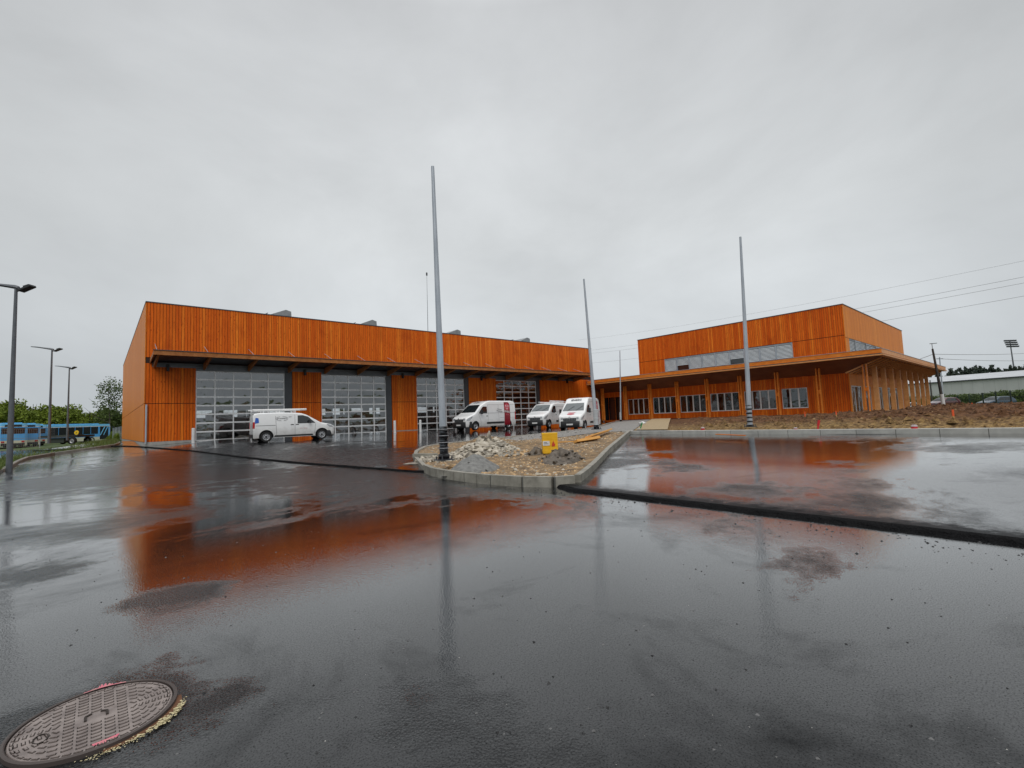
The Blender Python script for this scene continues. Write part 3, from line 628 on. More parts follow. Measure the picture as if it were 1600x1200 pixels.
# entrance end beside the garage
m = MB(); m.box(WXo+.02, WXo+.07, -1.05, -.2, .75, 3.6); m.box(WXo+.02, WXo+.07, -2.1, -1.15, .75, 3.6); m.box(WXo+.02, WXo+.07, -3.15, -2.2, .75, 3.6); m.build('glazed_entrance', mat('dark_glazing', (.012, .013, .015), .08, Specular_IOR_Level=.8), of)
m = MB(); boards_y(m, -3.2, -.1, WXo, 3.62, zw); m.box(WXo+.08, WXo+.2, -3.2, -.1, .5, 4.5); m.build('entrance_cladding', WY, of)
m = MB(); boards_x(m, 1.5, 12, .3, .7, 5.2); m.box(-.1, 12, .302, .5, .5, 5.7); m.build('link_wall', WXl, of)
m = MB(); m.box(-.05, .7, .24, .299, .72, 3.3); m.build('grey_door', GREYD, of); m = MB(); m.box(.74, 1.45, .24, .299, .72, 3.3); m.build('grey_door', GREYD, of)
m = MB(); m.box(-1.4, 12, -.19, .5, 5.25, 5.75); m.build('link_roof', GREY, of)
# slab and foot
m = MB(); m.box(-.35, Xe, Y1-1.85, -3.4, .35, .665); m.box(Xe, 31.5, Y1-1.85, Y1+6, .35, .66); m.build('plinth', CONC, of)
# upper block
m = MB(); boards_y(m, Y1, BY0, WXo, 7.62, BZ-.06); 
m.build('upper_cladding', WY, of)
m = MB(); boards_y(m, -9.45, BY0, WXo, 5.3, 7.57); m.build('upper_cladding', WY, of)
m = MB(); boards_y(m, Y1, -22.9, WXo, 5.3, 7.57); m.build('upper_cladding', WY, of)
m = MB(); boards_x(m, WXo-.03, BX, Y1, 7.42, BZ-.06); boards_x(m, WXo-.03, 2.6, Y1, 5.3, 7.38); boards_x(m, 18.5, BX, Y1, 5.3, 7.38); m.build('upper_side_cladding', WXs, of)
m = MB(); m.box(WXo+.004, WXo+.2, Y1+.004, BY0, 7.6, BZ-.1); m.box(WXo+.004, WXo+.2, -9.45, BY0, 5, 7.6); m.box(WXo+.004, WXo+.2, Y1+.2, -22.9, 5, 7.6)
m.box(WXo+.2, BX, Y1+.004, Y1+.2, 7.4, BZ-.1); m.box(18.5, BX, Y1+.004, Y1+.2, 5, 7.4); m.box(WXo+.2, 2.6, Y1+.004, Y1+.2, 5, 7.4)
m.box(WXo+.2, BX-.3, Y1+.3, BY0, 5, 5.1); m.box(BX-.2, BX, Y1+.2, BY0, 5, BZ-.1); m.box(WXo+.2, BX-.2, BY0-.2, BY0, 5, BZ-.1); m.box(WXo+.2, BX-.2, Y1+.2, BY0-.2, BZ-.5, BZ-.4)
m.build('inner_wall', DARK, of)
m = MB(); m.box(WXo-.07, BX+.05, Y1-.07, Y1+.2, BZ-.06, BZ); m.box(WXo-.07, WXo+.2, Y1+.2, BY0+.05, BZ-.06, BZ); m.box(WXo+.2, BX+.05, BY0-.15, BY0+.05, BZ-.06, BZ); m.box(BX-.15, BX+.05, Y1+.2, BY0-.15, BZ-.06, BZ); m.build('parapet_cap', GREYD, of)
# upper windows with outside blinds
BLIND = varied('blind_slats', (.62, .66, .70), (.72, .76, .79), 2, .5)
n = 9
for i in range(n):
    a = -9.45+(-22.9+9.45)*i/n; b = -9.45+(-22.9+9.45)*(i+1)/n
    f = MB(); f.box(WXo-.03, WXo+.08, a-.05, a+.0, 5.95, 7.57); f.box(WXo-.03, WXo+.08, b, b+.05, 5.95, 7.57); f.box(WXo-.028, WXo+.08, b, a, 7.5, 7.565); f.box(WXo-.05, WXo+.08, b, a, 5.95, 6.02)
    fo = f.build('window', ZINC, of)
    MB().box(WXo+.09, WXo+.10, b+.05, a-.05, 6.02, 7.5).build('pane', VGLASS, fo)
    s = MB(); z = 7.46; zl = 6.62 if i in (1, 5) else 6.05
    while z > zl: s.bar((WXo+.03, b+.06, z), (WXo+.03, a-.06, z), .10, .006, up=(-1, 0, .75)); z -= .125
    s.build('blind', BLIND, fo)
n = 8
for i in range(n):
    a = 2.6+(18.5-2.6)*i/n; b = 2.6+(18.5-2.6)*(i+1)/n
    f = MB(); f.box(a, a+.05, Y1-.03, Y1+.08, 5.95, 7.38); f.box(b-.05, b, Y1-.03, Y1+.08, 5.95, 7.38); f.box(a, b, Y1-.028, Y1+.08, 7.3, 7.375)
    fo = f.build('window', ZINC if i % 2 else GREY, of)
    MB().box(a+.05, b-.05, Y1+.05, Y1+.06, 6.0, 7.3).build('pane', VGLASS, fo)
    s = MB(); z = 7.28
    while z > 6.0 and i < 6: s.bar((a+.06, Y1+.02, z), (b-.06, Y1+.02, z), .10, .006, up=(0, -1, .75)); z -= .125
    if s.v: s.build('blind', BLIND, fo)
# canopy: flat roof slab edge, sloping board soffit
fx, fy, fe = -1.5, -30.1, 33.6
zt, zs = 5.80, 5.30
ca = MB()
ca.box(fx+.06, fe-.06, fy+.06, fy+3.1, 5.38, 5.74); ca.box(fx+.06, WXo-.06, fy+3.1, -.2, 5.38, 5.74)
ca.box(Xe+.01, fe-.06, fy+3.1, -12, 5.38, 5.74)
ca.box(WXo, Xe, BY0+.02, -.3, 5.0, 5.7)
cn = ca.build('canopy', GREY, of)
f = MB(); f.box(fx, fx+.055, fy, -.25, zt-.36, zt); f.build('fascia', BEAM, cn)
f = MB(); f.box(fx+.055, fe, fy, fy+.055, zt-.36, zt); f.build('fascia', BEAMP, cn)
f = MB(); f.box(fx-.09, fx+.0, fy-.09, -.25, zs-.04, zs+.06); f.box(fx, fx+.35, fy+.3, -.25, zs-.04, zs+.02); f.build('lower_fascia', BEAMP, cn)
f = MB(); f.box(fx+.002, fe+.05, fy-.09, fy, zs-.04, zs+.06); f.box(fx+.002, fe, fy+.002, fy+.3, zs-.04, zs+.02); f.build('lower_fascia', BEAMP, cn)
f = MB(); f.box(fx-.03, fe+.03, fy-.03, fy+.12, zt+.003, zt+.03); f.box(fx-.03, fx+.12, fy+.12, -.25, zt+.003, zt+.03); f.build('edge_trim', ZINC, cn)
# soffit: front wing and side wing slope down to the wall, mitred at the corner
sf = MB()
sf.add([(fx+.3, fy+.3, 5.29), (WXo-.04, Y1-.04, 4.25), (WXo-.04, -.2, 4.25), (fx+.3, -.2, 5.29)], [(0, 1, 2, 3)])
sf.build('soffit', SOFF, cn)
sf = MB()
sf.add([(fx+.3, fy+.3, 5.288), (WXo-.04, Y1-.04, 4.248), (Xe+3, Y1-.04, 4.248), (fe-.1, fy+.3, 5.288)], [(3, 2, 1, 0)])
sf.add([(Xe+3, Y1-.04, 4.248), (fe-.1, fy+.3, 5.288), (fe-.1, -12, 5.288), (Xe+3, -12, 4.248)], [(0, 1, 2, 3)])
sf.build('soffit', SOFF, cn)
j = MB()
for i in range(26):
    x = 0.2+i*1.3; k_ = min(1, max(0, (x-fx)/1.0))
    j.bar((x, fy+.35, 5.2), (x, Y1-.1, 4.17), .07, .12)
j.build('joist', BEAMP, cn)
j = MB()
for i in range(0): pass
# posts
def post(x, y, ax, ztop, depth=.28, zb_=.66):
    p = MB()
    for s in (-1, 1):
        if ax == 'y': p.box(x-depth/2, x+depth/2, y+s*.115-.04, y+s*.115+.04, zb_+.07, ztop)
        else: p.box(x+s*.115-.04, x+s*.115+.04, y-depth/2, y+depth/2, zb_+.07, ztop)
    o = p.build('post', BEAM if ax == 'y' else BEAMP, of)
    q = MB()
    for z in (zb_+1.85,):
        q.box(x-.072, x+.072, y-.072, y+.072, z, z+.35) if True else 0
    q.build('spacer', BEAM, o)
    MB().box(x-.06, x+.06, y-.05, y+.05, zb_-.05, zb_+.068).build('post_foot', ZINC, o)
for k in range(9): post(0, -1.4-3.4*k, 'y', 4.76)
for k in range(1, 10): post(.0+3.3*k, -28.6, 'x', 4.76, .34)

# path and gravel before the office
PATH = varied('sand_path', (.27, .20, .11), (.40, .30, .17), 12, .8, bump=.006, bscale=60)
a = [(-28.75, -25.5), (-28.75, -27.2), (-.45, -10.9), (-.45, -8.6)]
def pp(i, j):
    u = i/40; v = j/8; p0 = (a[0][0]+(a[3][0]-a[0][0])*u, a[0][1]+(a[3][1]-a[0][1])*u); p1 = (a[1][0]+(a[2][0]-a[1][0])*u, a[1][1]+(a[2][1]-a[1][1])*u)
    X, Y = p0[0]+(p1[0]-p0[0])*v, p0[1]+(p1[1]-p0[1])*v; return (X, Y, h(X, Y)+.2)
struct(gridobj('path', PATH, pp, 40, 8))
GRAV = varied('grey_gravel', (.16, .15, .14), (.30, .29, .27), 8, .8, bump=.02, bscale=30)
def gp(i, j):
    X = -28.7+i/40*28.2; Y0_ = interp(X, [-28.7, -.5], [-25.3, -8.4]); Y1_ = yb(X)-.25; Y = Y0_+(Y1_-Y0_)*j/20
    return (X, Y, h(X, Y)+.13+.03*mn.noise(Vector((X, Y, 0))))
struct(gridobj('gravel_bed', GRAV, gp, 40, 20))

# ---------------------------------------------------------------- masts and lamps
def mast(P, H, lab, lean=(0, 0), r0=.105, r1=.045, wrap=1):
    t = thing('mast', lab, 'mast', P, 0, 'bare pale grey masts without lamps')
    tilt = Matrix(((1, 0, lean[0], 0), (0, 1, lean[1], 0), (0, 0, 1, 0), (0, 0, 0, 1)))
    s = MB(); pts = [(lean[0]*z, lean[1]*z, z) for z in np.linspace(.05, H, 9)]; s.tube(pts, [r0+(r1-r0)*i/8 for i in range(9)], 20)
    s.build('shaft', ZINC, t, smooth=True, local=True)
    b = MB(); b.box(-.2, .2, -.2, .2, 0, .03)
    for x in (-.15, .15):
        for y in (-.15, .15): b.tube([(x, y, .02), (x, y, .11)], .018, 8)
    b.build('base_plate', GREYD, t, local=True)
    if wrap:
        w = MB(); n = 26
        for i in range(n):
            if wrap == 2 and i > 5: break
            if wrap == 3 and i % 5 not in (0, 1): continue
            z = .04+i*.034; k = 1+.18*random.random()+(.35 if i < 4 else 0)
            w.lathe([(r0*k*.95, z-.012), (r0*k*1.05+.012, z), (r0*k*.95, z+.022)], n=18)
        w.build('black_wrap', mat('black_film', (.012, .012, .014), .25), t, smooth=True, local=True)
        w = MB()
        for i in range(5 if wrap == 1 else 0):
            z = .12+i*.17+.03*random.random(); w.lathe([(r0*1.24+.015, z), (r0*1.26+.017, z+.008), (r0*1.24+.015, z+.02)], n=18)
        if w.v: w.build('wrap_crease', mat('grey_film', (.25, .26, .28), .3), t, smooth=True, local=True)
        if wrap == 2:
            w = MB()
            for i in range(14): z = .25+i*.06; k = 1.15+.2*random.random(); w.lathe([(r0*k*.95, z-.02), (r0*k*1.05+.01, z), (r0*k*.95, z+.035)], n=18)
            w.build('clear_wrap', mat('pale_film', (.45, .48, .50), .2), t, smooth=True, local=True)
    return t
def leanfor(P, H, tx, ty):
    """lean of the shaft so that its top stands where the photograph has it"""
    r = rayw(tx, ty); v = P-CAM
    # nearest point of the sight line to the vertical through P at height H
    A = np.array(P)+np.array([0, 0, H]); d = r/np.linalg.norm(r); q = CAM+d*float((A-CAM)@d); dl = q-A
    return ((dl[0])/H, (dl[1])/H), H+dl[2]
for (px, py, tx, ty, d, off, lab, r0, wr_) in ((694, 719, 675.5, 260, 12.75, 0, 'tallest-looking bare grey mast at the left end of the rubble island', .105, 1),
        (932, 671, 911.5, 436, 24.9, 0, 'bare grey mast standing in front of the white van with the red bonnet emblem', .105, 2),
        (1172, 667, 1157.5, 370, 19.7, 0, 'bare grey mast behind the far kerb of the right lot', .105, 3),
        (970, 659, 969, 548, 54, 0, 'shortest, thinnest grey mast close to the office entrance', .09, 2)):
    P = dpt(px, py, d); (lx, ly), H = leanfor(P, 8.0, tx, ty)
    mast(P, H, lab, (lx*.9, ly*.9), r0, wrap=wr_)
LAMPG = varied('lamp_grey', (.10, .11, .125), (.14, .15, .165), 2, .45, .3)
def lamp(P, H, lab, ang):
    t = thing('street_lamp', lab, 'street lamp', P, 0, 'grey lamp posts along the left kerb')
    s = MB(); s.tube([(0, 0, 0), (0, 0, .7), (0, 0, H)], [.11, .105, .055], 14); s.build('pole', LAMPG, t, smooth=True, local=True)
    T = Matrix.Rotation(ang, 4, 'Z'); a = MB()
    # tapering arm and head, one leaf-like shape
    sec = [(.12, .07, .07, .02), (0, .09, .10, .05), (-.5, .13, .07, .14), (-1.1, .16, .05, .25), (-1.55, .10, .035, .30)]
    vs = []
    for x, w, t_, z in sec:
        for yy_, zz in ((-w, 0), (-w*.6, t_), (w*.6, t_), (w, 0), (w*.5, -t_*.7), (-w*.5, -t_*.7)): vs.append(T @ Vector((x, yy_, H+z+zz)))
    fs = []
    for i in range(len(sec)-1):
        for j in range(6): fs.append((i*6+j, i*6+(j+1) % 6, (i+1)*6+(j+1) % 6, (i+1)*6+j))
    fs += [tuple(range(6))[::-1], tuple(range(24, 30))]
    a.add(vs, fs); a.build('lamp_head', LAMPG, t, smooth=30, local=True)
    b = MB(); b.bar(T @ Vector((0, 0, H-.12)), T @ Vector((.25, .02, H-.06)), .06); 
    b.bar(T @ Vector((.2, .0, H-.12)), T @ Vector((.72, .02, H+.10)), .30, .09); b.bar(T @ Vector((.38, 0, H+.04)), T @ Vector((.62, .02, H+.12)), .2, .1)
    b.build('floodlight', BLACKP, t, bevel=.01, local=True)
    MB().box(-.04, .04, .105, .13, .35, .75).build('access_door', GREYD, t, local=True)
    return t
vv = RB @ np.array([1, 0, 0.]); LA = math.atan2(vv[1], vv[0])
lamp(dpt(14, 739, 20.2), 8.0, 'nearest grey street lamp at the left edge of the photo with a black floodlight', LA)
lamp(dpt(76.5, 693, 40), 8.0, 'middle grey street lamp of the left row in front of the blue bus', LA+.15)
lamp(dpt(105, 688, 52), 8.0, 'farthest and smallest grey street lamp behind the flatbed trailer', LA)

# ---------------------------------------------------------------- vehicles
def conform(poly, f, name, mat_, parent, step=.12):
    """lay a flat polygon (u,v) on the surface f(u,v)->xyz"""
    bm = bmesh.new(); bm.faces.new([bm.verts.new((u, v, 0)) for u, v in poly])
    us = [p[0] for p in poly]; vs = [p[1] for p in poly]
    for k, (lo, hi) in enumerate(((min(us), max(us)), (min(vs), max(vs)))):
        x = lo+step
        while x < hi-.01:
            co = (x, 0, 0) if k == 0 else (0, x, 0); no = (1, 0, 0) if k == 0 else (0, 1, 0)
            bmesh.ops.bisect_plane(bm, geom=bm.verts[:]+bm.edges[:]+bm.faces[:], plane_co=co, plane_no=no); x += step
    for v in bm.verts: v.co = Vector(f(v.co.x, v.co.y))
    me = bpy.data.meshes.new(name); bm.to_mesh(me); bm.free(); me.materials.append(mat_)
    o = bpy.data.objects.new(name, me); C.collection.objects.link(o); o.parent = parent
    return o
def text(s, size, M_, name, mat_, parent, bold=0):
    cu = bpy.data.curves.new(name, 'FONT'); cu.body = s; cu.size = size; cu.align_x = 'CENTER'; cu.align_y = 'CENTER'; cu.offset = bold; cu.extrude = .002
    t = bpy.data.objects.new(name, cu); C.collection.objects.link(t); bpy.context.view_layer.update()
    me = bpy.data.meshes.new_from_object(t.evaluated_get(bpy.context.evaluated_depsgraph_get())); bpy.data.objects.remove(t)
    me.transform(M_); me.materials.clear(); me.materials.append(mat_)
    o = bpy.data.objects.new(name, me); C.collection.objects.link(o); o.parent = parent; return o
class Body:
    def __init__(s, Lg, Wd, H, top, zb, plan, waist=1.15, tum=.12, rad=.1):
        s.L, s.hw, s.H, s.top, s.zb, s.plan, s.waist, s.tum, s.rad = Lg, Wd/2, H, top, zb, plan, waist, tum, rad
    def zt(s, u): return interp(u, [p[0] for p in s.top], [p[1] for p in s.top])
    def w(s, u, z):
        b = interp(u, [p[0] for p in s.plan], [p[1] for p in s.plan])*s.hw
        k = max(0, (z-s.waist)/(s.H-s.waist)); lo = max(0, (.55-z)/.3)
        return b*(1-s.tum*k**1.3)-.03*lo
    def X(s, u): return s.L/2-u                 # nose towards +x
    def side(s, sg, off=.006): return lambda u, z: (s.X(u), sg*(s.w(u, z)+off), z)
    def roof(s, off=.014): return lambda u, y: (s.X(u)+off*.6, y, s.zt(u)+off)
    def mesh(s, mat_, name, parent, cuts, n_sub=1):
        us = sorted(set(round(float(q), 4) for q in [p[0] for p in s.top]+[p[0] for p in s.plan]+list(np.linspace(0, s.L, 26)) if q <= s.L)); m = MB(); k = None; ring = []
        for u in us:
            zt = s.zt(u); r = min(s.rad, (zt-s.zb)*.35); pts = []
            for i in range(7):
                z = s.zb+(zt-r-s.zb)*i/6; pts.append((s.w(u, z), z))
            y0 = s.w(u, zt-r)
            for i in range(1, 5):
                a = math.pi/2*i/4; pts.append((y0-r*1.3*(1-math.cos(a)), zt-r+r*math.sin(a)))
            pts.append((0, zt+.003))
            ring.append([(s.X(u), y, z) for y, z in pts]+[(s.X(u), -y, z) for y, z in pts[:-1][::-1]])
        n = len(ring[0])
        m.v = [p for rg in ring for p in rg]
        for i in range(len(ring)-1):
            for j in range(n): m.f.append((i*n+j, i*n+(j+1) % n, (i+1)*n+(j+1) % n, (i+1)*n+j)); m.m.append(0)
        m.f += [tuple(range(n))[::-1], tuple(range((len(ring)-1)*n, len(ring)*n))]; m.m += [0, 0]
        o = m.build(name, [mat_, BLACKP], parent, smooth=38, local=True)
        # wheel arches
        if cuts:
            c = MB()
            for x, r in cuts:
                for sg in (-1, 1):
                    y0, y1 = (.55, 1.6) if sg > 0 else (-1.6, -.55)
                    q = 28; vs = [(x+r*math.cos(2*math.pi*i/q), y, r*.92+r*math.sin(2*math.pi*i/q)-.02) for y in (y0, y1) for i in range(q)]
                    c.add(vs, [tuple(range(q))[::-1], tuple(range(q, 2*q))]+[(i, (i+1) % q, q+(i+1) % q, q+i) for i in range(q)], 1)
            co = c.build('cutter', [mat_, BLACKP], None)
            md = o.modifiers.new('b', 'BOOLEAN'); md.object = co; md.operation = 'DIFFERENCE'; md.solver = 'EXACT'
            try: md.material_mode = 'INDEX'
            except Exception: pass
            par = o.parent; co.matrix_world = Matrix(); o.parent = None
            bpy.context.view_layer.update(); me = bpy.data.meshes.new_from_object(o.evaluated_get(bpy.context.evaluated_depsgraph_get()))
            o.modifiers.clear(); o.data = me; o.parent = par; bpy.data.objects.remove(co)
            me.set_sharp_from_angle(angle=R(38))
        return o
def wheel(parent, x, y, r, sg, steel=True, wd=.22):
    t = MB(); t.lathe([(r*.62, -.5*wd), (r*.93, -.5*wd), (r, -.36*wd), (r, .36*wd), (r*.93, .5*wd), (r*.62, .5*wd)], (x, y, r), 28, 'y')
    w = t.build('wheel', RUBBER, parent, smooth=True, local=True)
    q = MB(); o = sg*.5*wd
    q.lathe([(r*.63, o*.98), (r*.60, o*.9), (r*.5, o*.55), (r*.3, o*.62), (r*.26, o*.85), (0, o*.88)], (x, y, r), 28, 'y')
    for i in range(8):
        a = 2*math.pi*i/8; q.box(x+r*.44*math.cos(a)-.025, x+r*.44*math.cos(a)+.025, y+min(o*.55, o*.64), y+max(o*.55, o*.64), r+r*.44*math.sin(a)-.025, r+r*.44*math.sin(a)+.025, 1)
    q.lathe([(r*.2, o*.86), (r*.17, o*.98), (0, o*1.0)], (x, y, r), 16, 'y', 1)
    q.build('rim', [mat('rim_silver', (.42, .43, .45), .35, .4) if 'rim_silver' not in bpy.data.materials else bpy.data.materials['rim_silver'], BLACKP], w, smooth=35, local=True)
    return w
def van(lab, loc, rz, spec, group='white work vans parked by the garage'):
    t = thing('van', lab, 'van', loc, rz, group); S = spec; B = S['B']; L_, H = B.L, B.H
    B.mesh(S.get('paint', VANW), 'body', t, [(B.X(S['fw']), S['r']*1.22), (B.X(S['rw']), S['r']*1.22)])
    for u in (S['fw'], S['rw']):
        for sg in (1, -1): wheel(t, B.X(u), sg*(B.hw-.14), S['r'], sg)
    # lower dark bumper
    bz0, bz1 = S['bump']; f = MB(); n = 14; vs = []
    bu = S['bu']; P = []
    for i in range(n+1):
        a = -1+2*i/n; 
        # plan outline of the bumper around the nose
        if abs(a) < .6: u = -.07+.05*(abs(a)/.6)**2; y = a/.6*B.hw*.74
        else: k = (abs(a)-.6)/.4; u = -.02+bu*k**1.2; y = math.copysign(min(B.hw*.74+.26*B.hw*math.sin(k*math.pi/2)**.8, B.w(u, .6)+.025) if k < 1 else B.w(u, .6)+.02, a)
        P.append((u, y))
    lv = [(bz0, .06), (bz0+.08, .0), (bz1-.05, .0), (bz1, .035)]
    for z, ins in lv:
        for u, y in P: vs.append((B.X(u+ins), y*(1-.03*ins), z))
    nn_ = n+1; fs = [(r*nn_+i, r*nn_+i+1, (r+1)*nn_+i+1, (r+1)*nn_+i) for r in range(3) for i in range(n)]
    f.add(vs, fs); k = len(f.v)
    f.box(B.X(.25), B.X(.0), -B.hw*.8, B.hw*.8, bz0+.02, bz1-.02)
    f.build('front_bumper', BLACKP, t, smooth=40, local=True)
    f = MB(); f.box(B.X(L_+.06), B.X(L_-.25), -B.hw*.97, B.hw*.97, B.zb, B.zb+.24); f.build('rear_bumper', BLACKP, t, bevel=.03, local=True)
    # windscreen
    u0, u1 = S['ws']; k0, k1 = S['wsy']
    conform([(u0, -k0*B.hw), (u0, k0*B.hw), (u1, k1*B.hw), (u1, -k1*B.hw)], B.roof(), 'windscreen', S.get('wsm', VGLASS), t, .15)
    for sg in (1, -1):
        conform(S['win'], B.side(sg), 'side_window', VGLASS, t)
        for poly, mm, nm in S['trim']: conform(poly, B.side(sg, .010), nm, mm, t, .25)
        # mirror
        mu, mz = S['mir']; mbx = MB(); y = sg*(B.w(mu, mz)+.02)
        mbx.box(B.X(mu+.05), B.X(mu-.06), min(y+sg*.08, y+sg*.27), max(y+sg*.08, y+sg*.27), mz, mz+S.get('mh', .3)); mbx.bar((B.X(mu), y-sg*.03, mz+.05), (B.X(mu), y+sg*.1, mz+.08), .05)
        mbx.build('mirror', BLACKP, t, bevel=.02, local=True)
        # head lamp on the corner of the nose
        hl = S['hl']; conform(hl, B.side(sg, .012), 'headlight', LENS, t, .08)
        u_, z_, w_ = S['hlf']; hb = MB(); hb.box(B.X(u_+.25), B.X(u_), *sorted((sg*(B.hw*.50), sg*(B.hw*.50+w_))), z_, z_+.19); hb.build('headlight', LENS, t, bevel=.03, local=True)
        tl = MB(); y = B.w(L_-.02, 1.1); tl.box(B.X(L_+.015), B.X(L_-.10), *sorted((sg*(y-.12), sg*(y+.012))), S['tl'][0], S['tl'][1]); tl.build('tail_light', REDL, t, bevel=.01, local=True)
    g0, g1, gw = S['gr']; g = MB(); zz = g0
    g.box(B.X(.1), B.X(-.045), -gw, gw, g0, g1)
    g.build('grille', BLACKP, t, bevel=.01, local=True)
    g = MB()
    for i in range(3): z = g0+(g1-g0)*(i+.7)/3.4; g.box(B.X(.0), B.X(-.058), -gw*.94, gw*.94, z, z+.02)
    for i in range(5): y = -gw*.8+gw*1.6*i/4; g.box(B.X(.0), B.X(-.055), y-.008, y+.008, g0+.02, g1-.02)
    g.build('grille_bars', mat('grille_chrome', (.22, .23, .24), .3, .5), t, local=True)
    g = MB(); g.lathe([(0, B.X(-.078)), (.075, B.X(-.072)), (.08, B.X(-.05))], (0, 0, g1+.02), 20, 'x'); g.build('badge', CHROME, t, local=True)
    g = MB(); g.box(B.X(0), B.X(-.085), -.26, .26, bz0+.2, bz0+.31); g.build('number_plate', WHITEP, t, local=True)
    # wipers, handle
    g = MB()
    for y in (-.45, .25): g.bar(B.roof(.03)(u0+.02, y), B.roof(.03)(u0+(u1-u0)*.55, y+.45), .02, .015)
    g.build('wipers', BLACKP, t, local=True)
    return t, B
plan = [(0, .80), (.06, .87), (.18, .94), (.45, .985), (.9, 1), (5.0, 1), (99, 1)]
def seam(a, b, w=.014): # thin dark panel gap
    (u0, z0), (u1, z1) = a, b; dx, dz = u1-u0, z1-z0; l = math.hypot(dx, dz); nx, nz = -dz/l*w/2, dx/l*w/2
    return [(u0-nx, z0-nz), (u1-nx, z1-nz), (u1+nx, z1+nz), (u0+nx, z0+nz)]
SEAM = mat('panel_gap', (.10, .10, .11), .6)
def big_spec(L_, H, boxer=False):
    top = [(0, .98), (.04, 1.10), (.22, 1.22), (.75, 1.40), (.98, 1.50), (1.72, 2.10 if H > 2.35 else 2.06), (1.95, 2.22 if H > 2.35 else 2.16), (2.35, H-.08 if H > 2.35 else H-.04), (2.8, H), (L_-.4, H), (L_-.1, H-.05), (L_, H-.18)]
    if boxer: top[0:5] = [(0, .90), (.05, 1.02), (.25, 1.17), (.70, 1.33), (.95, 1.45)]
    B = Body(L_, 2.05, H, top, .30, plan, 1.25, .10, .12)
    fw = .95 if boxer else .88; rw = fw+4.04 if boxer else fw+3.68
    tr = [([(1.9+.35, .50), (rw-.55, .50), (rw-.55, .66), (2.25, .66)], BLACKP, 'rub_strip')]
    for s_ in (seam((1.62, .55), (1.32, 1.35)), seam((2.42, .42), (2.45, H-.35)), seam((3.75, .42), (3.75, H-.35)), seam((2.42, 1.42), (L_-.1, 1.42), .02), seam((2.45, H-.36), (L_-.15, H-.36)), seam((3.9, 1.0), (L_-.1, 1.0), .012)): tr.append((s_, SEAM, 'panel_gap'))
    tr.append(([(2.20, 1.14), (2.38, 1.14), (2.38, 1.20), (2.20, 1.20)], BLACKP, 'door_handle'))
    return dict(B=B, fw=fw, rw=rw, r=.345, bump=(.22, .74), bu=.55, ws=(1.02, 1.80), wsy=(.86, .72), win=[(1.38, 1.40), (2.33, 1.40), (2.33, 1.98), (1.92, 1.99), (1.78, 1.92), (1.40, 1.52)], trim=tr, mir=(1.52, 1.34), mh=.36,
                hl=[(.03, .80), (.30, .84), (.62, 1.13), (.58, 1.19), (.10, 1.0)], hlf=(-.02, .84, .24), tl=(.8, 1.5), gr=(.76, .97, .52))
exp_top = [(0, .72), (.05, .84), (.22, .97), (.68, 1.07), (.90, 1.12), (1.75, 1.64), (2.05, 1.74), (2.5, 1.79), (3.3, 1.82), (4.5, 1.81), (4.72, 1.76), (4.80, 1.62)]
EB = Body(4.80, 1.85, 1.82, exp_top, .26, plan, 1.05, .12, .10)
SCREEN2 = mat('screen_sky_tint', (.05, .065, .07), .04, Specular_IOR_Level=1.0)
exp = dict(B=EB, fw=.83, rw=4.08, r=.33, bump=(.2, .58), bu=.55, ws=(.94, 1.80), wsy=(.84, .70), win=[(1.22, 1.09), (2.30, 1.09), (2.28, 1.60), (1.98, 1.60), (1.66, 1.50)],
    trim=[([(1.35, .30), (3.65, .30), (3.6, .40), (1.42, .40)], BLACKP, 'sill_trim'), (seam((1.28, .42), (1.22, 1.05)), SEAM, 'panel_gap'), (seam((2.45, .36), (2.45, 1.66)), SEAM, 'panel_gap'), (seam((3.50, .36), (3.56, 1.60)), SEAM, 'panel_gap'), (seam((3.56, 1.02), (4.65, 1.02), .025), SEAM, 'panel_gap'),
          ([(2.22, 1.0), (2.40, 1.0), (2.40, 1.05), (2.22, 1.05)], BLACKP, 'door_handle'), ([(2.52, 1.0), (2.70, 1.0), (2.70, 1.05), (2.52, 1.05)], BLACKP, 'door_handle')],
    mir=(1.62, 1.10), mh=.2, hl=[(.10, .78), (.33, .80), (.55, .97), (.45, .99), (.2, .91)], hlf=(-.01, .72, .2), tl=(.85, 1.25), gr=(.5, .72, .42))
gd = lambda x, y: h(x, y)+.055
# 1: compact van with the roof rack, heading right along the doors
a35 = math.atan2(-.11, .994)
rwp = np.array([-39.95, -5.75]); dv = np.array([math.cos(a35), math.sin(a35)]); cen = rwp+dv*(4.08-4.8/2)
v1, B1 = van('compact white van with loaded roof rack parked alone before the leftmost garage door', (cen[0], cen[1], gd(-38.6, -7)-.0), a35, exp)
rk = MB()
for u in (2.4, 3.3, 4.2):
    rk.bar((B1.X(u), -.72, 1.86), (B1.X(u), .72, 1.86), .05, .04)
    for y in (-.68, .68): rk.bar((B1.X(u), y, 1.78), (B1.X(u), y, 1.95), .05, .05)
for y in (-.68, .68): rk.bar((B1.X(2.1), y, 1.95), (B1.X(4.75), y, 1.95), .04, .04)
rk.build('roof_rack', DOORW, v1, local=True)
tb = MB(); tb.tube([(B1.X(1.7), -.56, 1.98), (B1.X(4.8), -.56, 1.98)], .07, 10); tb.build('carrying_tube', WHITEP, v1, local=True, smooth=True)
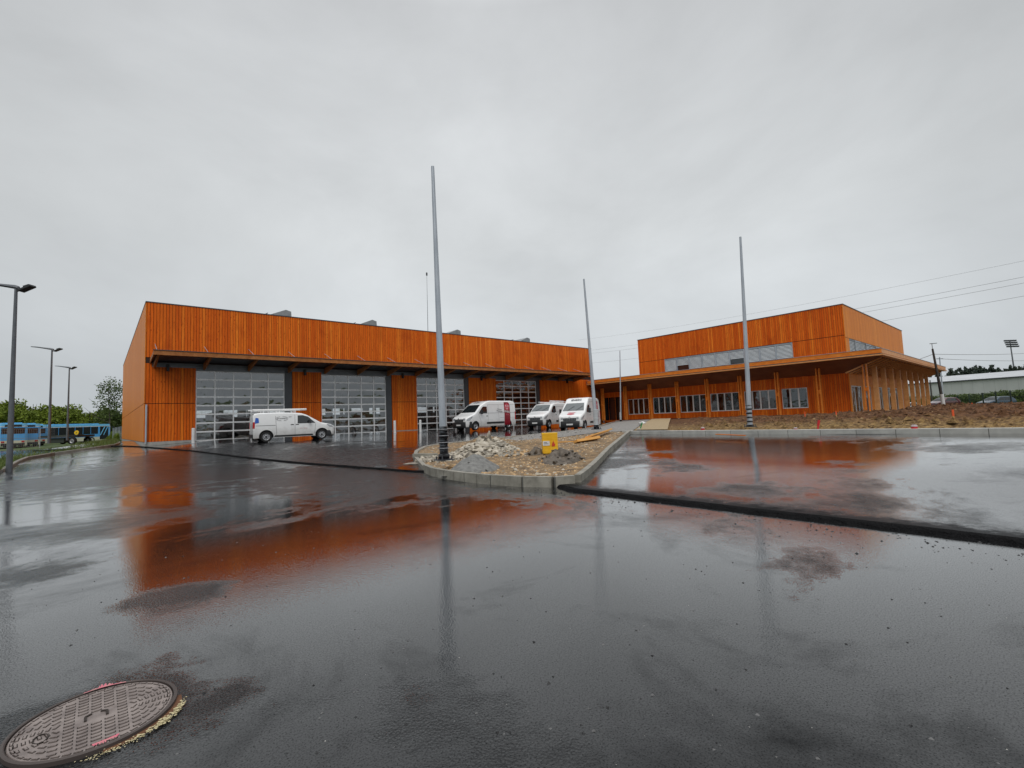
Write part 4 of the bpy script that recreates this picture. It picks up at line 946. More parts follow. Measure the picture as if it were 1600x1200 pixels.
# right side (seen): oval mark, lettering, blue rear sign
sr = B1.side(-1, .012)
Mside = lambda u, z, sg, tilt=0, rot=0: Matrix.Translation(B1.side(sg, .016)(u, z)) @ Matrix.Rotation(0 if sg < 0 else math.pi, 4, 'Z') @ Matrix.Rotation(R(90)+tilt*1.0, 4, 'X') @ Matrix.Rotation(rot, 4, 'Z')
ov = MB(); n = 30
for i in range(n):
    if i in (7, 8, 22, 23): continue
    a0, a1 = 2*math.pi*i/n, 2*math.pi*(i+1)/n
    ov.bar(sr(3.2-.34*math.cos(a0), 1.43+.13*math.sin(a0)), sr(3.2-.34*math.cos(a1), 1.43+.13*math.sin(a1)), .006, .022, up=(0, 1, 0))
ov.build('oval_emblem', INK, v1, local=True)
text('proximark', .13, Mside(3.2, 1.44, -1, -.06), 'lettering', INK, v1)
text('24/7', .10, Mside(2.72, 1.52, -1, -.06), 'lettering', INK, v1)
text('service  .  depannage', .055, Mside(1.95, .78, -1), 'lettering', mat('ink_red', (.4, .05, .05), .4), v1)
conform([(4.48, 1.20), (4.72, 1.16), (4.66, 1.52), (4.50, 1.48)], B1.side(-1, .012), 'blue_emblem', mat('blue_decal', (.02, .10, .45), .35), v1)
def ladder(lab, parentvan, B, loc_u, y, z, Ln, w=.36):
    t = thing('ladder', lab, 'ladder', (0, 0, 0)); Mw = Matrix.Translation(parentvan.location) @ Matrix.Rotation(parentvan.rotation_euler.z, 4, 'Z')
    t.location = Mw @ Vector((B.X(loc_u), y, z)); t.rotation_euler.z = parentvan.rotation_euler.z; bpy.context.view_layer.update()
    for s in (-1, 1):
        m = MB(); m.bar((-Ln/2, s*w/2, .03), (Ln/2, s*w/2, .03), .03, .075); m.build('rail', DOORW, t, local=True)
    m = MB(); k = -Ln/2+.15
    while k < Ln/2: m.tube([(k, -w/2, .03), (k, w/2, .03)], .016, 6); k += .28
    m.build('rungs', DOORW, t, local=True)
    m = MB()
    for k in (-Ln*.32, Ln*.3): m.box(k-.04, k+.04, -w/2-.03, w/2+.03, -.03, .085)
    m.build('strap', BLACKP, t, local=True)
ladder('aluminium ladder lying on top of the compact van by the leftmost door', v1, B1, 3.5, .1, 1.97, 2.9)
# 2: long van with the red band
BX_ = big_spec(5.95, 2.50, True)
f2, r2 = np.array([-24.2, -5.75]), np.array([-20.2, -5.3])
dv = (f2-r2)/np.linalg.norm(f2-r2); cen = f2+dv*(.95-5.95/2)
v2, B2 = van('long white panel van with dark red side band before the third garage door', (cen[0], cen[1], gd(*cen)), math.atan2(dv[1], dv[0]), BX_)
def band(v, B, u, z0, z1, w, sg):
    s = B.side(sg, .014)
    conform([(u+.0, z0), (u+w, z0), (u+w+.0, z1-.25), (u+w-.06, z1-.10), (u+w-.2, z1), (u+.06, z1)], s, 'red_band', DRED, v)
    c = (u+w*.52, z1-.42); rr = w*.40
    s2 = B.side(sg, .022)
    conform([(c[0]+rr*math.cos(2*math.pi*i/20), c[1]+rr*math.sin(2*math.pi*i/20)) for i in range(20)], s2, 'round_emblem', PRED, v)
    for q in range(3):
        a0 = q*2.1; conform([(c[0]+rr*.55*math.cos(a0), c[1]+rr*.55*math.sin(a0)), (c[0]+rr*.85*math.cos(a0+.5), c[1]+rr*.85*math.sin(a0+.5)), (c[0]+rr*.3*math.cos(a0+1.3), c[1]+rr*.3*math.sin(a0+1.3))], B.side(sg, .030), 'round_emblem', WHITEP, v)
    return c
def sidetext(v, B, s_, size, u, z, sg, m_, rot=0, tilt=-.05, bold=0):
    p = B.side(sg, .034)(u, z)
    Mx = Matrix.Translation(p) @ Matrix.Rotation(0 if sg < 0 else math.pi, 4, 'Z') @ Matrix.Rotation(R(90)-tilt*(-1), 4, 'X') @ Matrix.Rotation(rot, 4, 'Z')
    text(s_, size, Mx, 'lettering', m_, v, bold)
band(v2, B2, 4.45, .34, 2.36, .78, 1)
sidetext(v2, B2, 'ENEEC', .24, 4.86, 1.50, 1, WHITEP, R(-8), bold=.006)
sidetext(v2, B2, 'SDEL', .20, 4.86, 1.25, 1, PRED, 0, bold=.004)
sidetext(v2, B2, 'La maitrise', .13, 3.85, 1.74, 1, INK, R(-9))
sidetext(v2, B2, 'des energies', .15, 3.85, 1.58, 1, INK, R(-9))
# 3: lower van with roof bars
MS = big_spec(5.55, 2.30); MS['wsm'] = SCREEN2
d3 = np.array([-.95, -.31]); d3 /= np.linalg.norm(d3); fc = np.array([-18.3, -7.9]); cen = fc-d3*5.55/2
v3, B3 = van('white van with low roof and roof bars, the middle one of three parked together', (cen[0], cen[1], gd(*fc)-.02), math.atan2(d3[1], d3[0]), MS)
rk = MB()
for u in (2.6, 3.6, 4.6): rk.bar((B3.X(u), -.82, 2.36), (B3.X(u), .82, 2.36), .05, .04)
for y in (-.78, .78): rk.bar((B3.X(2.3), y, 2.42), (B3.X(5.1), y, 2.42), .05, .05)
rk.tube([(B3.X(2.2), .5, 2.45), (B3.X(5.2), .5, 2.45)], .06, 8)
rk.build('roof_rack', DOORW, v3, local=True)
# 4: high van facing the camera
MH = big_spec(5.75, 2.62); MH['wsm'] = SCREEN2
d4 = np.array([-.91, -.417]); d4 /= np.linalg.norm(d4); fc = np.array([-20.2, -13.8]); cen = fc-d4*5.55/2
v4, B4 = van('high-roofed white van facing the camera with pink-red emblem on its bonnet', (cen[0], cen[1], gd(*fc)-.02), math.atan2(d4[1], d4[0]), MH)
band(v4, B4, 4.35, .34, 2.36, .78, 1)
sidetext(v4, B4, 'ENEEC', .24, 4.76, 1.50, 1, WHITEP, R(-8), bold=.006)
conform([(.36+.17*math.cos(2*math.pi*i/16), .30*math.sin(2*math.pi*i/16)) for i in range(16)], B4.roof(.018), 'bonnet_emblem', PRED, v4, .1)
conform([(.62, -.3), (.62, .3), (.72, .3), (.72, -.3)], B4.roof(.018), 'bonnet_emblem', PRED, v4, .1)
def nosetext(v, B, s_, size, u):
    x, _, z = B.roof(.03)(u, 0); x2, _, z2 = B.roof(.03)(u+.1, 0); sl = math.atan2(z2-z, .1)
    Mx = Matrix.Translation((x, 0, z)) @ Matrix.Rotation(R(90), 4, 'Z') @ Matrix.Rotation(sl, 4, 'X'); text(s_, size, Mx, 'lettering', INK, v, .006)
nosetext(v4, B4, 'ENEEC', .30, 2.16); nosetext(v2, B2, 'ENEEC', .26, 2.16)

# ---- blue and red cars far right
def car(lab, px, py, dist, rz, col, wag=True):
    top = [(0, .60), (.08, .70), (.9, .90), (1.15, .95), (1.95, 1.38), (2.3, 1.45), (3.5, 1.44), (3.9, 1.36), (4.25, 1.05), (4.35, .9)]
    B = Body(4.35, 1.78, 1.45, top, .22, plan, .88, .2, .1); P = dpt(px, py, dist); P[2] -= .22
    t = thing('parked_car', lab, 'car', P, rz, 'cars parked beyond the fence')
    B.mesh(varied('car_paint_'+lab[:4].strip(), col, [c*1.15 for c in col], 2, .25, Coat_Weight=1.0), 'body', t, [(B.X(.85), .39), (B.X(3.45), .39)])
    for u in (.85, 3.45):
        for sg in (1, -1): wheel(t, B.X(u), sg*.76, .31, sg)
    conform([(1.22, -.68), (1.22, .68), (1.95, .56), (1.95, -.56)], B.roof(), 'windscreen', VGLASS, t, .2)
    conform([(3.92, -.56), (3.92, .56), (4.22, .62), (4.22, -.62)], B.roof(), 'rear_window', VGLASS, t, .2)
    for sg in (1, -1):
        conform([(1.45, .93), (2.55, .93), (2.55, 1.33), (2.1, 1.32)], B.side(sg, .008), 'side_window', VGLASS, t, .15); conform([(2.63, .93), (3.75, .93), (3.6, 1.26), (3.35, 1.33), (2.63, 1.33)], B.side(sg, .008), 'side_window', VGLASS, t, .15)
        m = MB(); m.box(B.X(.2), B.X(0.0), *sorted((sg*.45, sg*.74)), .58, .70); m.build('headlight', LENS, t, bevel=.02, local=True)
        m = MB(); m.bar(B.side(sg, -.15)(2.2, 1.47), B.side(sg, -.15)(3.6, 1.46), .03); m.build('roof_rail', CHROME, t, local=True)
FA = math.atan2(vv[1], vv[0])
car('dark blue estate car parked on the grass beyond the fence', 1556, 633.5, 66, FA+math.pi+.1, (.014, .04, .075))
car('dark red car parked left of the blue car beyond the mounds', 1474, 634, 72, FA+math.pi+.2, (.07, .008, .012))
car('white car glimpsed between the office canopy posts', 1424, 641, 74, FA+.2, (.6, .62, .65))

# ---------------------------------------------------------------- buses
BUSG = mat('bus_glass', (.014, .018, .02), .06, Specular_IOR_Level=.7)
def bus(lab, P, rz, Ln=12, group='blue and cream city buses in the yard at left'):
    t = thing('bus', lab, 'bus', P, rz, group); Hh = 2.98; w = 1.25
    def sect(z0, z1, ins=0): 
        m = MB(); r = .25; x0, x1 = -Ln/2+ins, Ln/2-ins; y = w-ins
        pl_ = [(x0+r, -y), (x1-r, -y), (x1, -y+r), (x1, y-r), (x1-r, y), (x0+r, y), (x0, y-r), (x0, -y+r)]
        m.prism(pl_, 'z', z0, z1); return m
    m = sect(.95, 2.58); m.build('body', BLUEB, t, local=True)
    sect(.32, .95, .005).build('skirt', CREAM, t, local=True)
    r_ = sect(2.58, 2.66, -.01); r_.build('cornice', WHITEP, t, local=True)
    r_ = sect(2.66, Hh, .03); r_.box(-Ln/2+1, Ln/2-1.5, -.9, .9, Hh, Hh+.12); r_.build('roof', BLUEL, t, bevel=.04, local=True)
    for sg in (1, -1):
        g = MB(); n = 6
        for i in range(n):
            a = -Ln/2+.55+(Ln-2.3)*i/n; b = -Ln/2+.55+(Ln-2.3)*(i+1)/n-.07; g.box(a, b, *sorted((sg*(w-.02), sg*(w+.012))), 1.42, 2.56)
        g.build('side_windows', BUSG, t, local=True)
        d = MB(); d.box(Ln/2-1.55, Ln/2-.4, *sorted((sg*(w-.02), sg*(w+.014))), 1.15 if sg > 0 else .5, 2.6); d.build('door', BUSG, t, local=True)
        c = MB(); 
        c.bar((Ln/2-1.5, sg*(w+.018), 1.2), (Ln/2-.9, sg*(w+.018), 2.55), .012, .12, up=(1, 0, 0)); c.bar((Ln/2-1.05, sg*(w+.018), 1.2), (Ln/2-.5, sg*(w+.018), 2.55), .012, .1, up=(1, 0, 0)); c.build('stripe', BLUEL, t, local=True)
        for x in (-Ln/2+3.2, Ln/2-2.7): wheel(t, x, sg*(w-.12), .48, sg, wd=.28)
    for x, sg in ((Ln/2, 1), (-Ln/2, -1)):
        f = MB(); f.box(*sorted((x, x+sg*.015)), -.98, .98, 1.25 if sg > 0 else 1.75, 2.45); f.build('windscreen' if sg > 0 else 'rear_window', BUSG, t, local=True)
        f = MB(); f.box(*sorted((x, x+sg*.04)), -.7, .7, 2.62, 2.84); f.build('destination_box', BLACKP, t, local=True)
        f = MB(); f.box(*sorted((x, x+sg*.03)), -1.0, 1.0, .34, .62); f.build('bumper', BLACKP, t, local=True)
        for yy2 in (-.85, .85): f = MB(); f.box(*sorted((x, x+sg*.03)), yy2-.13, yy2+.13, .7, .88); f.build('headlight' if sg > 0 else 'tail_light', LENS if sg > 0 else REDL, t, local=True)
    for sg in (1, -1): f = MB(); f.bar((Ln/2-.05, sg*1.2, 2.6), (Ln/2+.25, sg*1.42, 2.5), .05); f.box(Ln/2+.15, Ln/2+.35, *sorted((sg*1.36, sg*1.52)), 2.0, 2.5); f.build('mirror', BLACKP, t, local=True)
    return t
Pa, Pb = dpt(62, 696, 71), dpt(167, 691.5, 79); mid = (Pa+Pb)/2; d_ = Pb-Pa
bz = .22
bus('long blue and cream city bus standing side-on before the hedge', (mid[0], mid[1], bz), math.atan2(d_[1], d_[0]), float(np.hypot(d_[0], d_[1]))-.2)
for (px, dist, ang, lab) in ((45, 66, 1.25, 'blue bus seen end-on, nearest to the side-on bus'), (31, 60, 1.3, 'blue bus with white roof front seen just right of the nearest lamp post'), (8, 56, 1.35, 'blue and white bus at the extreme left edge behind the lamp post')):
    P = dpt(px, 690, dist); dv = np.array([math.cos(ang-R(41.35)+1.2), math.sin(ang-R(41.35)+1.2)])
    view = _n(P[:2]-CAM[:2]); P2 = P[:2]+view*5.3
    bus(lab, (P2[0], P2[1], bz), math.atan2(view[1], view[0])+.12, 10.5)

# flatbed trailer with yellow beacon board
Pt = dpt(104, 694, 56); t = thing('flatbed_trailer', 'dark flatbed trailer with a mesh headboard and wheels parked in front of the bus', 'trailer', (Pt[0], Pt[1], .45), FA-.05)
m = MB(); m.box(-2.5, 2.4, -1.0, 1.0, .82, 1.0); m.build('deck', GREYD, t, local=True)
m = MB(); m.box(-2.3, 1.2, -.9, .9, 1.0, 1.14); m.box(-1.6, .4, -.7, .5, .25, .8); m.build('load_boxes', mat('dark_green_box', (.035, .045, .035), .6), t, local=True)
m = MB()
for i in range(13): x = -2.4+i*.16; m.bar((x, -1, 1.0), (x, -1, 2.0), .02)
for z in (1.3, 1.65, 2.0): m.bar((-2.4, -1, z), (-.45, -1, z), .03)
m.build('mesh_side', GREYD, t, local=True)
for sg in (1, -1):
    wheel(t, 1.7, sg*.9, .42, sg, wd=.25)
m = MB(); m.box(1.0, 2.5, -1.05, 1.05, .85, 1.08); m.build('mudguard', BLACKP, t, bevel=.05, local=True)
Py = dpt(119.5, 682, 54.6); t = thing('warning_sign', 'round yellow warning disc standing on the flatbed trailer', 'sign', (Py[0], Py[1], 1.5), FA)
m = MB(); m.lathe([(0, -.03), (.25, -.03), (.25, .03), (0, .03)], (0, 0, .30), 24, 'y'); m.build('disc', mat('sign_yellow', (.75, .5, .01), .5), t, local=True)
m = MB(); m.prism([(-.08, .23), (.08, .23), (0, .38)], 'y', -.04, -.031); m.build('symbol', BLACKP, t, local=True)
m = MB(); m.bar((0, 0.045, -.02), (0, .045, .5), .05); m.build('stand', GREYD, t, local=True)

# temporary mesh fences
def heras(P0, P1, lab, hh=2.0, step=3.4, mat_=ZINC, name='mesh_fence', cat='fence', dark=False):
    P0, P1 = np.array(P0), np.array(P1); Ln = np.hypot(*(P1-P0)[:2]); n = max(1, round(Ln/step))
    t = thing(name, lab, cat, P0); 
    for i in range(n):
        a = P0+(P1-P0)*i/n; b = P0+(P1-P0)*(i+1)/n; m = MB()
        for z in (.1, hh*.5, hh): m.bar((*a[:2], a[2]+z), (*b[:2], b[2]+z), .03)
        k = max(8, int(step/.22))
        for q in range(1, k): c = a+(b-a)*q/k; m.bar((*c[:2], c[2]+.1), (*c[:2], c[2]+hh), .009)
        for q in range(1, 8): z = .1+(hh-.1)*q/8; m.bar((*a[:2], a[2]+z), (*b[:2], b[2]+z), .007)
        m.build('mesh_panel', mat_, t, fix=False)
    for i in range(n+1):
        a = P0+(P1-P0)*i/n; m = MB(); m.bar((*a[:2], a[2]-.1), (*a[:2], a[2]+hh+.05), .06 if not dark else .12); m.build('fence_post', mat_, t)
    return t
p0, p1 = dpt(-30, 700, 44), dpt(62, 698, 50)
heras((p0[0], p0[1], .5), (p1[0], p1[1], .4), 'grey temporary mesh fence in front of the parked buses at far left', 1.9)
p0, p1 = dpt(176, 694, 72), dpt(191, 693, 66)
heras((p0[0], p0[1], .35), (p1[0], p1[1], .5), 'short grey mesh fence between the bus and the garage side wall', 2.0)

# ---------------------------------------------------------------- trees
def leafmat(name, a, b, c):
    m = varied(name, a, b, 1.1, .65, detail=4, lo=.38, hi=.62); t = m.node_tree; bs = t.nodes['Principled BSDF']
    old = bs.inputs['Base Color'].links[0].from_socket; tc = N(t, 'ShaderNodeTexCoord'); n = N(t, 'ShaderNodeTexNoise', Scale=5.0, Detail=2.0); L(t, tc.outputs['Object'], n.inputs['Vector'])
    r = N(t, 'ShaderNodeMapRange'); L(t, n.outputs['Fac'], r.inputs[0]); r.inputs[1].default_value = .5; r.inputs[2].default_value = .75; r.inputs[3].default_value = 0; r.inputs[4].default_value = .7
    x = N(t, 'ShaderNodeMixRGB'); L(t, r.outputs[0], x.inputs[0]); L(t, old, x.inputs[1]); x.inputs[2].default_value = (*c, 1); L(t, x.outputs[0], bs.inputs['Base Color'])
    bs.inputs['Specular IOR Level'].default_value = .25
    return m
LF1 = leafmat('leaves_spring', (.085, .125, .010), (.17, .23, .022), (.22, .27, .05))
LF2 = leafmat('leaves_dark', (.035, .058, .012), (.075, .115, .022), (.13, .17, .04))
LF3 = leafmat('leaves_pine', (.028, .044, .034), (.05, .068, .05), (.065, .085, .06))
BARK = varied('bark', (.05, .04, .03), (.10, .085, .07), 6, .9)
def crown_mesh(name, lobes, n, size, seed, mat_):
    rnd = random.Random(seed); v = []; f = []
    tot = sum(l[3]*l[4]*l[5] for l in lobes)
    for l in lobes:
        cx_, cy_, cz_, rx, ry, rz = l
        for i in range(int(n*(rx*ry*rz)/tot)+40):
            d = Vector((rnd.gauss(0, 1), rnd.gauss(0, 1), rnd.gauss(0, 1))).normalized(); q = rnd.random()**.45
            if mn.noise(Vector((cx_+d.x*1.7, cy_+d.y*1.7, cz_+d.z*1.7+seed)))*1.6+rnd.random()*.7 < -.1: continue
            q *= 1+.22*mn.noise(d*2.3+Vector((seed, cx_, cz_)))
            p = Vector((cx_+d.x*rx*q, cy_+d.y*ry*q, cz_+d.z*rz*q)); s = size*rnd.uniform(.5, 1.2)
            a = Vector((rnd.gauss(0, 1), rnd.gauss(0, 1), rnd.gauss(0, .7))).normalized(); b = a.orthogonal().normalized(); b.rotate(Matrix.Rotation(rnd.uniform(0, 6.3), 3, a)); c = a.cross(b)
            k = len(v); v += [p-b*s, p+c*s*.55, p+b*s, p-c*s*.55]; f.append((k, k+1, k+2, k+3))
    me = bpy.data.meshes.new(name); me.from_pydata([tuple(x) for x in v], [], f); me.materials.append(mat_); return me
def trunk_mesh(name, hgt, r, seed, nb=7):
    rnd = random.Random(seed); m = MB(); m.tube([(0, 0, -.3), (.03*hgt*rnd.uniform(-1, 1), 0, hgt*.4), (.05*hgt*rnd.uniform(-1, 1), .02*hgt, hgt*.95)], [r, r*.7, r*.15], 8)
    for i in range(nb):
        z = hgt*(.3+.6*i/nb); a = rnd.uniform(0, 6.3); l = hgt*.33*(1.1-.6*i/nb); m.tube([(0, 0, z), (math.cos(a)*l*.6, math.sin(a)*l*.6, z+l*.35), (math.cos(a)*l, math.sin(a)*l, z+l*.8)], [r*.4, r*.25, r*.06], 5)
    o = m.build(name, BARK, None, smooth=True); me = o.data; bpy.data.objects.remove(o); return me
def bush_lobes(seed, w, hgt, n=7):
    rnd = random.Random(seed); out = []
    for i in range(n):
        a = rnd.uniform(0, 6.3); q = rnd.uniform(.1, .6)*w; z = rnd.uniform(.3, .78)*hgt; r = rnd.uniform(.3, .48)*w*.8; out.append((math.cos(a)*q, math.sin(a)*q, z, r, r, min(r*.9, z)))
    out.append((0, 0, hgt*.35, w*.75, w*.75, hgt*.36)); return out
def tree(name, lab, cat, P, cm, tm, rz, sc, group=None):
    t = thing(name, lab, cat, P, rz, group); t.scale = (sc, sc, sc)
    for nm, me in (('crown', cm), ('trunk', tm)):
        o = bpy.data.objects.new(nm, me); C.collection.objects.link(o); o.parent = t
    return t
bushc = [crown_mesh('crown', bush_lobes(s, 3.2, 5.2), 7500, .17, s, m_) for s, m_ in ((1, LF1), (2, LF1), (3, LF2))]
busht = [trunk_mesh('trunk', 4.6, .12, s) for s in (1, 2, 3)]
where = ['at the extreme left edge', 'behind the nearest lamp post', 'above the end-on buses', 'left of the middle lamp post', 'right behind the middle lamp post', 'between the middle and far lamp posts', 'just right of the far lamp post', 'above the middle of the side-on bus', 'above the right half of the side-on bus', 'above the front end of the side-on bus', 'at the foot of the tall airy tree', 'against the left wall of the garage']
kinds = ['yellow-green bushy tree', 'bright green rounded tree', 'dark green bushy tree']
bx = [(-6, 88, 0, 1.15), (14, 90, 1, 1.1), (32, 86, 0, 1.0), (52, 88, 1, .98), (72, 92, 0, 1.0), (92, 90, 0, .92), (108, 94, 1, .9), (124, 92, 0, .86), (140, 92, 1, .82), (154, 93, 2, .72), (168, 92, 2, .78), (185, 90, 2, .8)]
for i, (px, dist, k, s) in enumerate(bx):
    P = dpt(px, 690, dist); tree('bushy_tree', kinds[k]+' in the hedge row '+where[i], 'tree', (P[0], P[1], .2), bushc[k], busht[k], i*1.3, s*1.62*(1+.08*math.sin(i*2.7)), 'trees of the hedge row behind the buses')
# undergrowth in front of the row
for i, (px, dist, s) in enumerate(((-12, 86, .6), (20, 86, .6), (44, 87, .55), (66, 88, .6), (88, 88, .6), (112, 89, .6), (134, 89, .6), (150, 90, .65), (178, 76, .4), (188, 68, .35))):
    P = dpt(px, 690, dist); tree('shrub', 'low shrub under the hedge row '+['at the left edge', 'behind the nearest lamp', 'behind the end-on buses', 'at the rear of the long bus', 'behind the long bus left of the far lamp', 'behind the long bus by the far lamp', 'behind the middle of the long bus', 'behind the front of the long bus', 'right of the long bus by the mesh fence', 'nearest to the garage side wall'][i], 'shrub', (P[0], P[1], .1), bushc[(i+1) % 3], busht[0], i*2.1, s, 'shrubs under the hedge row')
al = [(0, 0, 6.6, 1.5, 1.5, 1.3), (.8, .3, 5.3, 1.2, 1.2, 1.0), (-1.0, -.2, 5.2, 1.2, 1.2, 1.1), (.2, .2, 8.0, 1.1, 1.1, 1.0), (-.9, 0, 7.3, .9, .9, .8), (1.1, 0, 7.2, .8, .8, .8), (0, 0, 4.2, 1.7, 1.7, 1.2)]
airy = crown_mesh('crown', al, 1500, .15, 11, LF2)
P = dpt(172, 690, 86); tree('tall_tree', 'tall airy young tree with open crown just left of the garage', 'tree', (P[0], P[1], .3), airy, trunk_mesh('trunk', 8.0, .12, 4, 9), .4, 1.33)
# pines far right
def pine_mesh(seed, hgt):
    rnd = random.Random(seed); lob = []; k = 11
    for i in range(k):
        z = hgt*(.32+.66*i/k); r = hgt*.19*(1.12-i/k)*rnd.uniform(.75, 1.2); a = rnd.uniform(0, 6.3); lob.append((math.cos(a)*r*.4, math.sin(a)*r*.4, z, r, r, hgt*.075))
    return crown_mesh('crown', lob, 1800, .62, seed, LF3)
pm = [pine_mesh(s, 15) for s in (21, 22, 23, 24)]; pt = trunk_mesh('trunk', 14.5, .22, 9, 5)
pxs = [1412, 1432, 1458, 1470, 1489, 1497, 1505, 1514, 1521, 1529, 1536, 1544, 1556, 1566, 1575, 1584, 1592, 1600, 1609, 1618]
for i, px in enumerate(pxs):
    dist = 215+12*math.sin(i*2.3); top = interp(px, [1400, 1460, 1490, 1530, 1556, 1570, 1600, 1620], [596, 584, 576, 571, 571, 574, 570, 568])+2.2*math.sin(i*4.1)
    P = dpt(px, 620, dist); Pt_ = dpt(px, top, dist); hh = (Pt_[2]+.0)-.8
    tree('pine_tree', 'dark pine beyond the warehouse, %s from the left in the far belt' % ['first', 'second', 'third', 'fourth', 'fifth', 'sixth', 'seventh', 'eighth', 'ninth', 'tenth', 'eleventh', 'twelfth', 'thirteenth', 'fourteenth', 'fifteenth', 'sixteenth', 'seventeenth', 'eighteenth', 'nineteenth', 'twentieth'][i], 'tree', (P[0], P[1], .8), pm[i % 4], pt, i*1.9, hh/15, 'pines beyond the warehouse')

# ---------------------------------------------------------------- far right: warehouse, hedge, fence, poles, wires
wl, wr = dpt(1385, 600, 157), dpt(1720, 580, 116); d_ = wr-wl; Ln = float(np.hypot(d_[0], d_[1])); ang = math.atan2(d_[1], d_[0])
t = thing('warehouse', 'long low pale grey warehouse with a shallow metal roof behind the fence', 'building', (wl[0], wl[1], .6), ang)
WH = varied('warehouse_sheet', (.42, .44, .43), (.50, .52, .51), .25, .6, stretch=(1, 1, .3))
m = MB(); m.box(0, Ln, 0, 30, 0, 6.6)
m.build('wall', WH, t, local=True)
m = MB()
for i in range(int(Ln/2.4)): m.box(i*2.4+.0, i*2.4+.05, -.03, -.001, 0, 6.55)
m.build('wall_ribs', mat('rib_grey', (.36, .38, .37), .6), t, local=True)
MB().box(-.3, Ln+.3, -.4, -.05, 6.6, 6.9).build('gutter', GREYD, t, local=True)
m = MB(); m.prism([(-.35, 6.92), (15, 9.1), (30.3, 6.92)], 'x', -.3, Ln+.3); m.build('roof', varied('roof_sheet', (.44, .46, .48), (.52, .54, .56), .3, .4), t, local=True)
hc = crown_mesh('foliage', [(x*1.1, 0, 1.0+.12*math.sin(x*1.7), 1.0, .8, 1.15) for x in range(-12, 13)], 14000, .14, 31, LF2)
for px, dist, s, lab in ((1470, 88, 1, 'clipped dark green hedge section behind the red car'), (1560, 84, 1.0, 'clipped dark green hedge section behind the blue car'), (1650, 80, 1.12, 'clipped dark green hedge section at the right edge')):
    P = dpt(px, 625, dist); o = bpy.data.objects.new('hedge', hc); C.collection.objects.link(o); o.location = (P[0], P[1], .5); o.rotation_euler.z = FA+.25; o.scale = (s, s, s); tag(o, lab, 'hedge', 'hedges before the warehouse')
LAWN = varied('lawn', (.05, .09, .018), (.10, .15, .035), 3, .9, bump=.03, bscale=10)
def lp(i, j):
    P = dpt(1490+i*9, 630, 50+j*2.0); k = sm(0, 4, j); return (P[0], P[1], .42+.35*sm(2, 9, j)+.05*mn.noise(Vector((P[0]*.3, P[1]*.3, 0))))
struct(gridobj('lawn', LAWN, lp, 20, 18))
# green mesh fence
fpx = [(1459, 631, 96), (1481, 631.5, 86), (1497.5, 632.5, 78), (1515.7, 633.5, 71), (1537.5, 636, 63), (1558, 637.5, 58), (1581.5, 640, 53.5), (1606, 642, 49.5), (1640, 645, 45)]
FG = mat('fence_green', (.012, .028, .022), .5)
t = thing('mesh_fence', 'dark green welded mesh fence running past the blue car', 'fence', tuple(dpt(*fpx[0])))
pts = []
for px, py, dist in fpx: P = dpt(px, py, dist); pts.append((P[0], P[1], .42))
for p in pts: m = MB(); m.bar((p[0], p[1], p[2]-.3), (p[0], p[1], p[2]+1.95), .14); m.build('fence_post', FG, t)
for a, b in zip(pts, pts[1:]):
    m = MB(); A, B_ = Vector(a), Vector(b); n = int((B_-A).length/.2)
    for i in range(1, n): c = A.lerp(B_, i/n); m.bar(c, c+Vector((0, 0, 1.8)), .007)
    for z in (.05, .6, 1.2, 1.8): m.bar(A+Vector((0, 0, z)), B_+Vector((0, 0, z)), .014)
    m.build('mesh_panel', FG, t, fix=False)
# poles
POLE = varied('tarred_wood', (.03, .026, .022), (.06, .052, .045), 3, .8)
def vpole(name, lab, px, py, dist, tpx, tpy, r, mat_, cat='pole'):
    P = dpt(px, py, dist); T_ = dpt(tpx, tpy, dist); t = thing(name, lab, cat, P); m = MB(); m.tube([P-np.array([0, 0, .5]), P*.5+T_*.5, T_], [r, r*.85, r*.6], 10); m.build('shaft', mat_, t, smooth=True); return t, P, T_
t, P, T1 = vpole('utility_pole', 'dark wooden utility pole with small lamp right of the office canopy', 1475, 637, 52, 1457, 545, .15, POLE)
tt = dpt(1456, 537, 52); m = MB(); m.tube([T1, tt], .03, 6); m.bar(tt+np.array([-.15, .1, 0]), tt+np.array([.55, -.3, .05]), .2, .06); m.build('lamp_head', LAMPG, t)
m = MB(); a_, b_ = dpt(1474.6, 637, 51.8), dpt(1471.5, 616, 51.8); m.tube([a_, b_], .17, 10); m.build('white_sleeve', WHITEP, t)
t, P, T2 = vpole('utility_pole', 'slim grey metal pole standing right of the dark wooden pole', 1474.6, 634, 70, 1468, 558, .11, ZINC)
m = MB(); m.bar(T2-np.array([.5, -.3, .25]), T2+np.array([.5, -.3, -.25]), .08); m.build('crossarm', GREYD, t)
vpole('utility_pole', 'thin dark post seen under the canopy end, left of the wooden pole', 1457, 634, 80, 1453, 594, .12, POLE)
t, P, T3 = vpole('floodlight_mast', 'tall stadium floodlight mast above the pines at far right', 1591, 622, 225, 1578, 533, .35, GREY, 'floodlight mast')
m = MB()
for r_ in range(4):
    for c_ in range(5):
        q = dpt(1570.5+c_*3.9+r_*1.0+.4*r_, 532.5+r_*3.0-c_*.1, 225); m.box(q[0]-.35, q[0]+.35, q[1]-.5, q[1]+.5, q[2]-.3, q[2]+.35)
    a_, b_ = dpt(1569.5+r_*1.2, 533.5+r_*3.0, 225.4), dpt(1587+r_*1.5, 533+r_*3.0, 225.4); m.bar(a_, b_, .15)
m.build('lamp_rack', GREYD, t)
WIRE = mat('wire', (.20, .20, .21), .5)
